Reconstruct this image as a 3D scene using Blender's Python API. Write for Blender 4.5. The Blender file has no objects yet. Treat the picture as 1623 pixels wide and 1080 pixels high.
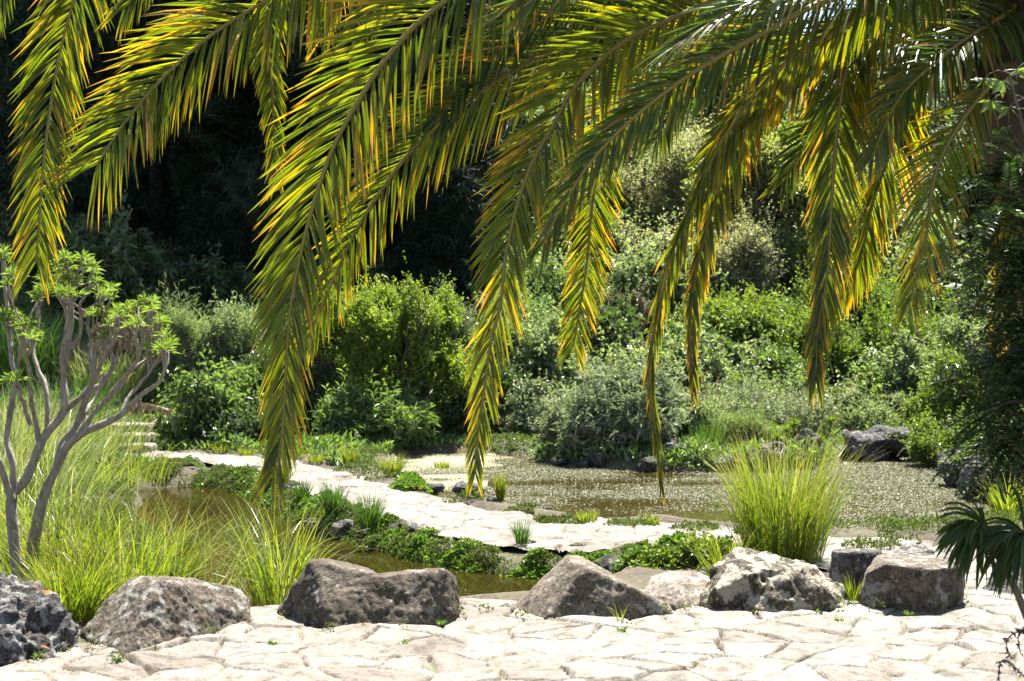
import bpy, bmesh, math, random
import numpy as np
from mathutils import Vector
C = bpy.context.scene.collection
SC = bpy.context.scene
F = 2254.0            # focal length in photo pixels (50 mm on a 36 mm wide frame, 1623 px)
CAM_H = 1.6
HOR = 500.0           # image row of the horizon

# ------------------------------------------------------------------ camera, sky, sun, exposure
cam = bpy.data.cameras.new('camera'); cam.lens = 50; cam.sensor_width = 36
cam.shift_y = -(540 - HOR) / 1623.0
cam.clip_end = 1500
cam.dof.use_dof = True; cam.dof.focus_distance = 7.4; cam.dof.aperture_fstop = 7.0
co = bpy.data.objects.new('camera', cam); C.objects.link(co)
co.location = (0, 0, CAM_H); co.rotation_euler = (math.pi/2, 0, 0)
SC.camera = co
SUN_EL, SUN_AZ = math.radians(65), math.radians(17)     # azimuth from +Y towards +X
W = bpy.data.worlds.new('World'); SC.world = W; W.use_nodes = True
wn = W.node_tree; wn.nodes.clear()
sky = wn.nodes.new('ShaderNodeTexSky'); sky.sky_type = 'NISHITA'; sky.sun_disc = False
sky.sun_elevation = SUN_EL; sky.sun_rotation = SUN_AZ
bg = wn.nodes.new('ShaderNodeBackground'); bg.inputs[1].default_value = 0.06
wo = wn.nodes.new('ShaderNodeOutputWorld')
wn.links.new(sky.outputs[0], bg.inputs[0]); wn.links.new(bg.outputs[0], wo.inputs[0])
sl = bpy.data.lights.new('sun', 'SUN'); sl.energy = 5.0; sl.angle = math.radians(0.55); sl.color = (1, .96, .88)
so = bpy.data.objects.new('sun', sl); C.objects.link(so)
sd = Vector((math.sin(SUN_AZ)*math.cos(SUN_EL), math.cos(SUN_AZ)*math.cos(SUN_EL), math.sin(SUN_EL)))
so.rotation_euler = sd.to_track_quat('Z', 'Y').to_euler(); so.location = (0, 0, 60)
SC.view_settings.view_transform = 'Standard'; SC.view_settings.look = 'None'
SC.view_settings.exposure = 2.3; SC.view_settings.gamma = 1
SC.cycles.max_bounces = 8; SC.cycles.diffuse_bounces = 5; SC.cycles.glossy_bounces = 2
SC.cycles.transmission_bounces = 6; SC.cycles.transparent_max_bounces = 6

# ------------------------------------------------------------------ helpers
def P(x, y, Y): return np.array([(x-811.5)/F*Y, Y, CAM_H+(HOR-y)/F*Y])
def G(x, y, z=0.0):
    Y = F*(CAM_H-z)/(y-HOR); return np.array([(x-811.5)/F*Y, Y, z])
def sstep(a, b, x):
    t = np.clip((x-a)/(b-a), 0, 1); return t*t*(3-2*t)
def _h(i, j, k, s):
    n = (i*374761393 + j*668265263 + k*2147483647 + s*1274126177) & 0xffffffff
    n = ((n ^ (n >> 13))*1274126177) & 0xffffffff
    n = ((n ^ (n >> 16))*2246822519) & 0xffffffff
    return ((n ^ (n >> 15)) & 0xffffff)/float(0xffffff)
def noise(p, s=0):                                   # value noise, -1..1
    p = np.asarray(p, float); i = np.floor(p).astype(np.int64); f = p-i; f = f*f*(3-2*f)
    r = 0
    for a in (0, 1):
        for b in (0, 1):
            for c in (0, 1):
                w = (f[:, 0] if a else 1-f[:, 0])*(f[:, 1] if b else 1-f[:, 1])*(f[:, 2] if c else 1-f[:, 2])
                r = r + w*_h(i[:, 0]+a, i[:, 1]+b, i[:, 2]+c, s)
    return 2*r-1
def fbm(p, o=4, s=0, g=.5):
    r = 0; a = 1; q = np.asarray(p, float)
    for k in range(o):
        r = r+a*noise(q, s+k); q = q*2.03+7.1; a *= g
    return r
def nrm(v): return v/np.maximum(np.linalg.norm(v, axis=-1, keepdims=True), 1e-9)

def mesh(name, V, faces, mats, parent=None, fattr=None, pattr=None, smooth=False, midx=None):
    """faces: list of (n,k) integer arrays"""
    me = bpy.data.meshes.new(name); V = np.asarray(V, np.float32)
    faces = [np.asarray(f, np.int32) for f in faces if len(f)]
    me.vertices.add(len(V)); me.vertices.foreach_set('co', V.ravel())
    tot = sum(f.size for f in faces); nf = sum(len(f) for f in faces)
    me.loops.add(tot); me.loops.foreach_set('vertex_index', np.concatenate([f.ravel() for f in faces]))
    sizes = np.concatenate([np.full(len(f), f.shape[1], np.int32) for f in faces])
    st = np.concatenate([[0], np.cumsum(sizes)[:-1]]).astype(np.int32)
    me.polygons.add(nf); me.polygons.foreach_set('loop_start', st)
    me.polygons.foreach_set('use_smooth', np.full(nf, bool(smooth)))
    for m in (mats if isinstance(mats, (list, tuple)) else [mats]): me.materials.append(m)
    if midx is not None: me.polygons.foreach_set('material_index', np.asarray(midx, np.int32))
    if fattr:
        for k, a in fattr.items():
            at = me.attributes.new(k, 'FLOAT', 'FACE'); at.data.foreach_set('value', np.asarray(a, np.float32))
    if pattr:
        for k, a in pattr.items():
            at = me.attributes.new(k, 'FLOAT', 'POINT'); at.data.foreach_set('value', np.asarray(a, np.float32))
    me.update(calc_edges=True)
    o = bpy.data.objects.new(name, me); C.objects.link(o)
    if parent: o.parent = parent
    return o
def tag(o, label=None, cat=None, group=None, kind=None):
    if label: o['label'] = label
    if cat: o['category'] = cat
    if group: o['group'] = group
    if kind: o['kind'] = kind
    return o
def thing(name, label, cat, loc, group=None):
    o = bpy.data.objects.new(name, None); C.objects.link(o); o.location = [float(v) for v in loc]
    o.empty_display_size = .1
    return tag(o, label, cat, group)
def copy_tree(o, parent=None):
    c = o.copy(); C.objects.link(c)
    if parent: c.parent = parent
    for ch in list(o.children): copy_tree(ch, c)
    return c
class Buf:
    def __init__(s): s.V = []; s.T = []; s.Q = []; s.n = 0; s.at = []; s.aq = []; s.pa = []
    def add(s, V, T=None, Q=None, t=0.5, p=None):
        V = np.asarray(V, float).reshape(-1, 3)
        if T is not None and len(T):
            T = np.asarray(T); s.T.append(T+s.n); s.at.append(np.broadcast_to(t, len(T)).astype(float))
        if Q is not None and len(Q):
            Q = np.asarray(Q); s.Q.append(Q+s.n); s.aq.append(np.broadcast_to(t, len(Q)).astype(float))
        s.V.append(V); s.pa.append(np.broadcast_to(0.0 if p is None else p, len(V)).astype(float)); s.n += len(V)
    def build(s, name, mat, parent=None, smooth=False, off=None):
        V = np.concatenate(s.V)
        if off is not None: V = V-np.asarray(off, float)
        fs = []; at = []
        if s.T: fs.append(np.concatenate(s.T)); at.append(np.concatenate(s.at))
        if s.Q: fs.append(np.concatenate(s.Q)); at.append(np.concatenate(s.aq))
        return mesh(name, V, fs, mat, parent, {'var': np.concatenate(at)}, {'along': np.concatenate(s.pa)}, smooth)
def spline(pts, n):
    p = np.asarray(pts, float)
    if len(p) == 2: return p[0]+(p[1]-p[0])*np.linspace(0, 1, n)[:, None]
    q = np.vstack([2*p[0]-p[1], p, 2*p[-1]-p[-2]])
    L = np.concatenate([[0], np.cumsum(np.linalg.norm(np.diff(p[:, :3], axis=0), axis=1))])
    out = []
    for u in np.linspace(0, L[-1], n):
        i = int(np.clip(np.searchsorted(L, u, side='right')-1, 0, len(p)-2)); t = (u-L[i])/max(L[i+1]-L[i], 1e-9)
        a, b, c, d = q[i], q[i+1], q[i+2], q[i+3]
        out.append(.5*((2*b)+(c-a)*t+(2*a-5*b+4*c-d)*t*t+(3*b-a-3*c+d)*t**3))
    return np.array(out)
def tube(buf, pts, rad, sides=6, var=.5, cap=True):
    p = np.asarray(pts, float); n = len(p); rad = np.broadcast_to(rad, n)
    T = nrm(np.gradient(p, axis=0)); ref = np.array([.31, .17, .93]) if abs(T[0, 2]) < .9 else np.array([1., .1, 0])
    A = nrm(np.cross(T, ref)); B = np.cross(T, A)
    a = np.linspace(0, 2*np.pi, sides, endpoint=False)
    V = p[:, None]+rad[:, None, None]*(np.cos(a)[None, :, None]*A[:, None]+np.sin(a)[None, :, None]*B[:, None])
    i = np.arange(n-1)[:, None]*sides; j = np.arange(sides)[None]; k = (j+1) % sides
    Q = np.stack([i+j, i+k, i+sides+k, i+sides+j], -1).reshape(-1, 4)
    V = V.reshape(-1, 3); Tt = None
    if cap:
        V = np.vstack([V, p[-1:]+T[-1:]*rad[-1]*.5]); b = (n-1)*sides
        Tt = np.array([[b+q, b+(q+1) % sides, n*sides] for q in range(sides)])
    buf.add(V, Tt, Q, var, np.concatenate([np.repeat(np.linspace(0, 1, n), sides), [1]*(len(V)-n*sides)]))

# ------------------------------------------------------------------ materials
def nodes(name):
    m = bpy.data.materials.new(name); m.use_nodes = True; nt = m.node_tree; nt.nodes.clear()
    return m, nt, nt.nodes.new('ShaderNodeOutputMaterial')
def N(nt, t, **k):
    n = nt.nodes.new(t)
    for a, v in k.items():
        if a.startswith('i_'):
            key = a[2:]; key = int(key) if key.isdigit() else key.replace('_', ' ')
            n.inputs[key].default_value = v
        else: setattr(n, a, v)
    return n
def ramp(nt, fac, stops, interp='LINEAR'):
    r = nt.nodes.new('ShaderNodeValToRGB'); r.color_ramp.interpolation = interp; e = r.color_ramp.elements
    while len(e) < len(stops): e.new(.5)
    for q, (p, c) in zip(e, stops): q.position = p; q.color = (*c, 1) if len(c) == 3 else c
    nt.links.new(fac, r.inputs[0]); return r.outputs[0]
def mixc(nt, f, a, b, mode='MIX'):
    n = nt.nodes.new('ShaderNodeMix'); n.data_type = 'RGBA'; n.blend_type = mode; n.clamp_factor = True
    for s, v in ((n.inputs[0], f), (n.inputs[6], a), (n.inputs[7], b)):
        if hasattr(v, 'links'): nt.links.new(v, s)
        else: s.default_value = v if not isinstance(v, tuple) else ((*v, 1) if len(v) == 3 else v)
    return n.outputs[2]
def leafmat(name, cols, trans=(.9, 1.3, .4), tr=.42, rough=.42, spec=.5, tipcol=None):
    """cols: list of colours picked by a per-leaf random value; light passes through the blade"""
    m, nt, out = nodes(name)
    at = N(nt, 'ShaderNodeAttribute', attribute_name='var')
    if name.startswith('leaf_') and 'deep' not in name and 'yellow' not in name:      # paler, olive leaning foliage: haze put into the leaf colour
        cols = [tuple(.70*v+.42*(.3*c[0]+.6*c[1]+.1*c[2])*w_ for v, w_ in zip(c, (1.18, 1.02, .80))) for c in cols]
    st = [(i/max(len(cols)-1, 1), c) for i, c in enumerate(cols)]
    col = ramp(nt, at.outputs['Fac'], st)
    if tipcol:
        al = N(nt, 'ShaderNodeAttribute', attribute_name='along')
        f = ramp(nt, al.outputs['Fac'], [(tipcol[0], (0, 0, 0)), (tipcol[1], (1, 1, 1))])
        col = mixc(nt, f, col, tipcol[2])
        if len(tipcol) > 3:
            f = ramp(nt, al.outputs['Fac'], [(tipcol[1], (0, 0, 0)), (tipcol[1]+.14, (1, 1, 1))]); col = mixc(nt, f, col, tipcol[3])
    pb = N(nt, 'ShaderNodeBsdfPrincipled'); pb.inputs['Roughness'].default_value = rough
    pb.inputs['Specular IOR Level'].default_value = spec
    nt.links.new(col, pb.inputs['Base Color'])
    tc = mixc(nt, 1.0, col, trans, 'MULTIPLY')
    tb = N(nt, 'ShaderNodeBsdfTranslucent'); nt.links.new(tc, tb.inputs[0])
    mx = N(nt, 'ShaderNodeMixShader'); mx.inputs[0].default_value = tr
    nt.links.new(pb.outputs[0], mx.inputs[1]); nt.links.new(tb.outputs[0], mx.inputs[2])
    nt.links.new(mx.outputs[0], out.inputs[0]); return m
def barkmat(name, c1, c2, scale=18, bump=.4):
    m, nt, out = nodes(name)
    tc = N(nt, 'ShaderNodeTexCoord'); mp = N(nt, 'ShaderNodeMapping'); mp.inputs['Scale'].default_value = (1, 1, .35)
    nt.links.new(tc.outputs['Object'], mp.inputs[0])
    nz = N(nt, 'ShaderNodeTexNoise', i_Scale=scale, i_Detail=6.0, i_Roughness=.65); nt.links.new(mp.outputs[0], nz.inputs['Vector'])
    col = ramp(nt, nz.outputs[0], [(.3, c1), (.7, c2)])
    pb = N(nt, 'ShaderNodeBsdfPrincipled', i_Roughness=.85); nt.links.new(col, pb.inputs['Base Color'])
    bp = N(nt, 'ShaderNodeBump', i_Strength=bump, i_Distance=.02); nt.links.new(nz.outputs[0], bp.inputs['Height'])
    nt.links.new(bp.outputs[0], pb.inputs['Normal']); nt.links.new(pb.outputs[0], out.inputs[0]); return m
def rockmat(name, dark, light, lichen=.0, lcol=(.42, .40, .34), lscale=9, spot=0, scale=6, orange=0, moss=0, pit=1.0):
    m, nt, out = nodes(name)
    tc = N(nt, 'ShaderNodeTexCoord')
    oi = N(nt, 'ShaderNodeObjectInfo'); ad = N(nt, 'ShaderNodeVectorMath', operation='ADD')
    nt.links.new(tc.outputs['Object'], ad.inputs[0]); nt.links.new(oi.outputs['Random'], ad.inputs[1])
    v = ad.outputs[0]
    def nz(s, d=6, r=.6):
        n = N(nt, 'ShaderNodeTexNoise', i_Scale=float(s), i_Detail=float(d), i_Roughness=r); nt.links.new(v, n.inputs['Vector']); return n.outputs[0]
    big = nz(scale*.5, 3); fine = nz(scale*9, 8, .75); med = nz(scale*2.2, 6, .7)
    mm = N(nt, 'ShaderNodeMath', operation='MULTIPLY_ADD'); nt.links.new(fine, mm.inputs[0]); mm.inputs[1].default_value = .6
    m2 = N(nt, 'ShaderNodeMath', operation='MULTIPLY'); nt.links.new(med, m2.inputs[0]); m2.inputs[1].default_value = .4
    nt.links.new(m2.outputs[0], mm.inputs[2])
    mid = tuple((a+b)/2 for a, b in zip(dark, light))
    col = ramp(nt, mm.outputs[0], [(.36, tuple(c*.45 for c in dark)), (.46, dark), (.53, mid), (.64, light)])
    colb = ramp(nt, big, [(.35, (.75, .72, .68)), (.65, (1.2, 1.2, 1.2))]); col = mixc(nt, 1.0, col, colb, 'MULTIPLY')
    hs = fine
    if lichen:
        a = nz(lscale, 5, .62); lo = .62-lichen*.25
        f = ramp(nt, a, [(lo, (0, 0, 0)), (lo+.035, (1, 1, 1))])
        br = ramp(nt, fine, [(.36, (.25, .25, .25)), (.5, (1, 1, 1))]); f2 = mixc(nt, 1.0, f, br, 'MULTIPLY')
        col = mixc(nt, f2, col, lcol)
    if spot:
        vo = N(nt, 'ShaderNodeTexVoronoi', i_Scale=float(spot)); nt.links.new(v, vo.inputs['Vector'])
        f = ramp(nt, vo.outputs['Distance'], [(.16, (1, 1, 1)), (.2, (0, 0, 0))])
        f2 = mixc(nt, 1.0, f, ramp(nt, nz(spot*.5, 2), [(.5, (0, 0, 0)), (.55, (.75, .75, .75))]), 'MULTIPLY')
        col = mixc(nt, f2, col, (.30, .29, .24))
    if orange or moss:
        ge = N(nt, 'ShaderNodeNewGeometry'); sx = N(nt, 'ShaderNodeSeparateXYZ'); nt.links.new(ge.outputs['Normal'], sx.inputs[0])
        up = ramp(nt, sx.outputs[2], [(.35, (0, 0, 0)), (.7, (1, 1, 1))] if moss else [(.72, (0, 0, 0)), (.92, (.8, .8, .8))])
        f = mixc(nt, 1.0, up, ramp(nt, nz(7, 4), [(.47, (0, 0, 0)), (.56, (1, 1, 1))] if moss else [(.54, (0, 0, 0)), (.62, (.8, .8, .8))]), 'MULTIPLY')
        col = mixc(nt, f, col, (.42, .15, .03) if orange else (.05, .075, .015))
    pb = N(nt, 'ShaderNodeBsdfPrincipled', i_Roughness=.88); nt.links.new(col, pb.inputs['Base Color'])
    pb.inputs['Specular IOR Level'].default_value = .25
    b1 = N(nt, 'ShaderNodeBump', i_Strength=.75*pit, i_Distance=.012); nt.links.new(hs, b1.inputs['Height'])
    b2 = N(nt, 'ShaderNodeBump', i_Strength=.6*pit, i_Distance=.04); nt.links.new(med, b2.inputs['Height'])
    nt.links.new(b1.outputs[0], b2.inputs['Normal'])
    nt.links.new(b2.outputs[0], pb.inputs['Normal']); nt.links.new(pb.outputs[0], out.inputs[0]); return m

M = {}
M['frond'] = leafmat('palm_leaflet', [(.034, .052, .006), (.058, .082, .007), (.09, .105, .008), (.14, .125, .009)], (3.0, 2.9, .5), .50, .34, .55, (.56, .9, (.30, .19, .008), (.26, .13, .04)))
M['frond_dark'] = leafmat('palm_leaflet_deep', [(.022, .045, .008), (.04, .07, .010), (.06, .085, .012), (.10, .09, .014)], (2.4, 2.4, .6), .40, .34, .5, (.64, .92, (.20, .13, .02), (.18, .12, .06)))  # darker copy of the leaflet: shade within the crown put into the colour
M['frond_dry'] = leafmat('palm_leaflet_dry', [(.06, .07, .012), (.12, .10, .02), (.20, .11, .02), (.26, .17, .07)], (1.8, 1.7, .8), .36, .4, .5, (.55, 1.0, (.30, .19, .09)))
M['rachis'] = leafmat('palm_rachis', [(.16, .13, .02), (.22, .17, .03)], (1, 1, .5), .1, .35)
M['bush_yellow'] = leafmat('leaf_bright_yellow_green', [(.052, .084, .015), (.094, .142, .020), (.14, .19, .030), (.20, .24, .06)], (1.4, 1.5, .55), .46)
M['bush_pale'] = leafmat('leaf_pale_green', [(.075, .135, .045), (.128, .195, .068), (.195, .255, .112), (.300, .360, .195)], (1.2, 1.4, .6), .4, .45)
M['bush_mid'] = leafmat('leaf_mid_green', [(.036, .080, .014), (.072, .138, .026), (.109, .189, .036), (.160, .232, .058)], (1.3, 1.6, .5), .4)
M['bush_dark'] = leafmat('leaf_dark_green', [(.021, .046, .011), (.034, .069, .016), (.057, .103, .023), (.086, .132, .034)], (1.2, 1.5, .5), .35)
M['bush_grey'] = leafmat('leaf_grey_green', [(.078, .111, .065), (.130, .169, .098), (.195, .234, .143), (.286, .312, .208)], (1.1, 1.3, .7), .32, .5)
M['bush_silver'] = leafmat('leaf_silver', [(.125, .150, .094), (.188, .213, .138), (.263, .288, .188), (.325, .350, .237)], (1.1, 1.3, .7), .38, .5)
M['bush_white'] = leafmat('leaf_and_pale_flowers', [(.068, .115, .041), (.121, .176, .068), (.189, .230, .108), (.513, .499, .392)], (1.1, 1.3, .7), .32, .5)
M['bush_brown'] = leafmat('leaf_reddish_brown', [(.072, .066, .030), (.120, .090, .042), (.120, .144, .048), (.228, .168, .096)], (1.2, 1.2, .7), .3, .5)
M['tree_lime'] = leafmat('leaf_lime', [(.07, .10, .022), (.125, .165, .035), (.17, .21, .05), (.24, .27, .09)], (1.4, 1.45, .6), .55)
M['tree_glow'] = leafmat('leaf_thin_pale', [(.11, .14, .06), (.17, .20, .085), (.23, .26, .13), (.32, .34, .22)], (1.3, 1.35, .8), .58, .4)
M['shade_leaf'] = leafmat('leaf_in_deep_shade', [(.015, .03, .006), (.03, .055, .010), (.045, .075, .014)], (1.2, 1.5, .5), .3)  # leaf colour darkened to carry the deep shade at the right edge
M['needle'] = leafmat('pine_needle_shaded', [(.010, .018, .009), (.016, .028, .014), (.026, .042, .022)], (.8, 1.1, .6), .12, .5, .2)  # near-black needles: the shade of the grove put into their colour
M['needle_sunlit'] = leafmat('pine_needle_sunlit', [(.04, .065, .04), (.07, .10, .06), (.12, .15, .09)], (1, 1.2, .8), .25, .5)  # lighter copy of the needles, sunlight put into the colour
M['bush_bright'] = leafmat('leaf_fresh_yellow_green', [(.075, .105, .018), (.13, .175, .026), (.18, .225, .036), (.25, .28, .07)], (1.35, 1.45, .55), .56)
M['grass'] = leafmat('grass_blade', [(.072, .108, .012), (.115, .162, .015), (.16, .205, .022), (.25, .23, .07)], (1.45, 1.52, .5), .46, .4, .5, (.75, 1.0, (.26, .22, .09)))
M['grass_pale'] = leafmat('grass_blade_pale', [(.088, .132, .033), (.132, .176, .050), (.198, .231, .088), (.352, .319, .165)], (1.3, 1.4, .7), .4, .4, .5, (.7, 1.0, (.30, .26, .13)))
M['reed'] = leafmat('reed_blade', [(.035, .07, .018), (.06, .11, .022), (.09, .15, .03)], (1.3, 1.6, .5), .35, .4)
M['cover'] = leafmat('creeping_leaf', [(.042, .078, .014), (.084, .144, .022), (.120, .192, .030), (.180, .228, .048)], (1.2, 1.5, .5), .35)
M['moss'] = leafmat('moss_leaf', [(.045, .065, .014), (.075, .10, .02), (.10, .13, .03), (.14, .14, .05)], (1.1, 1.3, .5), .3, .8)
M['rosette'] = leafmat('rosette_leaf', [(.10, .15, .03), (.155, .215, .045), (.21, .27, .07), (.28, .32, .11)], (1.2, 1.35, .6), .42)
M['plume'] = leafmat('seed_plume', [(.14, .10, .06), (.20, .14, .09), (.28, .21, .14)], (1, 1, 1), .3, .8)
M['weed'] = leafmat('pond_weed', [(.062, .062, .028), (.099, .093, .043), (.136, .130, .068), (.211, .205, .124)], (1, 1.1, .6), .15, .45, .22)
M['litter_shade'] = leafmat('needle_litter_shade', [(.02, .014, .008), (.04, .028, .016), (.03, .035, .012)], (1, 1, 1), .1, .8)  # needle litter with the shade under the pines put into its colour
M['strap'] = leafmat('strap_leaf', [(.018, .034, .006), (.032, .052, .009), (.05, .075, .012)], (1.5, 1.7, .5), .3, .5, .25)
M['dead'] = leafmat('dead_twig_leaf', [(.03, .018, .022), (.05, .03, .03)], (1, 1, 1), .1, .8)
M['twig'] = barkmat('twig_bark', (.06, .045, .03), (.14, .11, .08), 25)
M['bark_dark'] = barkmat('pine_bark_shaded', (.010, .008, .006), (.03, .022, .016), 8)  # bark kept almost black, deep shade put into the colour
M['bark_grey'] = barkmat('smooth_grey_bark', (.12, .098, .078), (.32, .275, .225), 42, .9)
M['bark_palm'] = barkmat('palm_bark', (.014, .010, .008), (.07, .052, .038), 26, 1.0)
M['basalt'] = rockmat('dark_basalt', (.033, .031, .029), (.133, .122, .111), .35, (.17, .165, .15), 10)
M['basalt_pit'] = rockmat('pitted_lava', (.030, .028, .029), (.15, .14, .135), .42, (.23, .225, .21), 12, orange=1, pit=1.4, scale=8)
M['brown_stone'] = rockmat('brown_stone', (.058, .046, .034), (.165, .14, .108), .35, (.20, .19, .165), 10, spot=0)
M['brown_spot'] = rockmat('brown_stone_with_spots', (.046, .036, .025), (.13, .108, .080), .12, (.19, .18, .15), 14, spot=16)
M['tan_stone'] = rockmat('tan_stone', (.066, .052, .037), (.21, .182, .14), .2, (.26, .24, .2), 8)
M['lichen_stone'] = rockmat('lichen_stone', (.045, .036, .025), (.16, .138, .10), .52, (.30, .275, .21), 9, spot=14)
M['pink_stone'] = rockmat('pinkish_stone', (.120, .100, .080), (.280, .248, .208), .25, (.34, .31, .26), 9)
M['rock_moss'] = rockmat('mossy_rock', (.022, .02, .018), (.10, .09, .08), .2, (.15, .14, .12), 10, moss=1)
M['rock_grey'] = rockmat('grey_pond_rock', (.025, .024, .024), (.11, .105, .10), .25, (.15, .148, .14), 8)

# ------------------------------------------------------------------ terrain
def poly(pts, z=0.0): return np.array([G(x, y, z)[:2] for x, y in pts])
near_pond = poly([(215, 778), (330, 768), (430, 792), (505, 838), (560, 858), (690, 886), (850, 900), (930, 905), (965, 925), (930, 950), (800, 968), (600, 985), (400, 990), (345, 965), (290, 900), (215, 835)], -.15)
far_pond = poly([(600, 742), (640, 768), (720, 796), (850, 822), (960, 832), (1100, 838), (1200, 848), (1350, 856), (1450, 850), (1560, 846), (1760, 836), (1900, 822), (1623, 806), (1560, 790), (1510, 765), (1470, 735), (1400, 728), (1330, 728), (1295, 745), (1180, 752), (1090, 750), (1000, 746), (900, 740), (850, 735), (838, 721), (740, 718), (640, 722)], -.12)
path_poly = poly([(170, 712), (200, 713), (330, 718), (470, 730), (540, 745), (600, 765), (680, 787), (760, 802), (850, 815), (960, 822), (1100, 829), (1200, 840), (1350, 850), (1480, 858), (1480, 900), (1340, 905), (1150, 885), (1100, 874), (960, 873), (870, 872), (780, 864), (700, 848), (620, 826), (540, 801), (480, 779), (440, 757), (330, 737), (200, 728), (165, 724)])
terrace_poly = np.vstack([poly([(-300, 1062), (0, 1040), (130, 1018), (300, 985), (430, 962), (560, 958), (740, 948), (860, 950), (1000, 955), (1110, 948), (1350, 940), (1395, 920), (1425, 885), (1460, 859), (1560, 866), (1700, 872), (1900, 880)]), [[7, 6.5], [7, -3], [-6, -3], [-6, 5.8]]])
def sdist(X, Y, pg):
    p = np.stack([X.ravel(), Y.ravel()], -1); d = np.full(len(p), 1e9); ins = np.zeros(len(p), bool)
    for a, b in zip(pg, np.roll(pg, -1, 0)):
        e = b-a; w = p-a; t = np.clip((w@e)/max(e@e, 1e-12), 0, 1)
        d = np.minimum(d, np.linalg.norm(w-t[:, None]*e, axis=1))
        c = ((a[1] > p[:, 1]) != (b[1] > p[:, 1])) & (p[:, 0] < (b[0]-a[0])*(p[:, 1]-a[1])/((b[1]-a[1]) if b[1] != a[1] else 1e-12)+a[0])
        ins ^= c
    return (np.where(ins, d, -d)).reshape(X.shape)
def height(X, Y):
    X = np.asarray(X, float); Y = np.asarray(Y, float)
    p3 = np.stack([X.ravel(), Y.ravel(), 0*X.ravel()], -1)
    start = 17.0+3.0*sstep(-5.2, -3, X)
    s = np.maximum(Y-start, 0)
    sr = sstep(-3, 1, X); hill = .20*np.minimum(s, 14-8.5*sr)+.37*np.maximum(s-14+8.5*sr, 0)
    cap = 70-62.5*sstep(2, 8, X)+16*sstep(60, 90, X)
    hill = cap*(1-np.exp(-hill/cap))
    hill = hill+(fbm(p3*.09, 3, 5).reshape(X.shape))*sstep(0, 10, s)*.9*np.minimum(1+s*.02, 3)
    rise = .30*sstep(-4.7, -6.5, X)*sstep(8.5, 13, Y)      # left bank
    h = hill+rise+.03*fbm(p3*1.7, 3, 9).reshape(X.shape)
    a = sdist(X, Y, near_pond)+.07*noise(p3*2.2, 3).reshape(X.shape); b = sdist(X, Y, far_pond)+.1*noise(p3*1.5, 4).reshape(X.shape)
    h = h-sstep(-.25, .5, a)*.60-sstep(-.25, .5, b)*.5
    c = np.maximum(sdist(X, Y, path_poly), sdist(X, Y, terrace_poly))
    f = sstep(-.10, .03, c); g = sstep(-.50, -.10, c)      # a sloping shoulder beside the paving
    h = np.maximum(h, h*(1-g)+(-.07)*g)
    return h*(1-f)+(-.05)*f
def hz(x, y): return float(height(np.array([[x]]), np.array([[y]]))[0, 0])

def ground():
    xs = np.unique(np.round(np.concatenate([np.linspace(-200, -40, 30), np.linspace(-40, -9, 40), np.arange(-9, 9, .07), np.linspace(9, 40, 40), np.linspace(40, 200, 30)]), 4))
    ys = np.unique(np.round(np.concatenate([np.linspace(-60, 4, 16), np.arange(4, 22, .07), np.linspace(22, 60, 70), np.linspace(60, 330, 60)]), 4))
    X, Y = np.meshgrid(xs, ys); Z = height(X, Y)
    n, k = len(ys), len(xs); idx = np.arange(n*k).reshape(n, k)
    Q = np.stack([idx[:-1, :-1], idx[:-1, 1:], idx[1:, 1:], idx[1:, :-1]], -1).reshape(-1, 4)
    m, nt, out = nodes('soil')
    tc = N(nt, 'ShaderNodeTexCoord')
    n1 = N(nt, 'ShaderNodeTexNoise', i_Scale=1.6, i_Detail=8.0, i_Roughness=.7); nt.links.new(tc.outputs['Object'], n1.inputs['Vector'])
    n2 = N(nt, 'ShaderNodeTexNoise', i_Scale=28.0, i_Detail=5.0, i_Roughness=.7); nt.links.new(tc.outputs['Object'], n2.inputs['Vector'])
    c = ramp(nt, n1.outputs[0], [(.35, (.035, .026, .015)), (.5, (.075, .058, .032)), (.62, (.055, .07, .02)), (.75, (.12, .10, .06))])
    c = mixc(nt, 1.0, c, ramp(nt, n2.outputs[0], [(.35, (.5, .5, .5)), (.65, (1.3, 1.3, 1.3))]), 'MULTIPLY')
    pb = N(nt, 'ShaderNodeBsdfPrincipled', i_Roughness=.95); nt.links.new(c, pb.inputs['Base Color'])
    bp = N(nt, 'ShaderNodeBump', i_Strength=.8, i_Distance=.03); nt.links.new(n2.outputs[0], bp.inputs['Height']); nt.links.new(bp.outputs[0], pb.inputs['Normal'])
    nt.links.new(pb.outputs[0], out.inputs[0])
    o = mesh('ground', np.stack([X, Y, Z], -1).reshape(-1, 3), [Q], m, smooth=True); tag(o, kind='structure')
ground()

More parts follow.
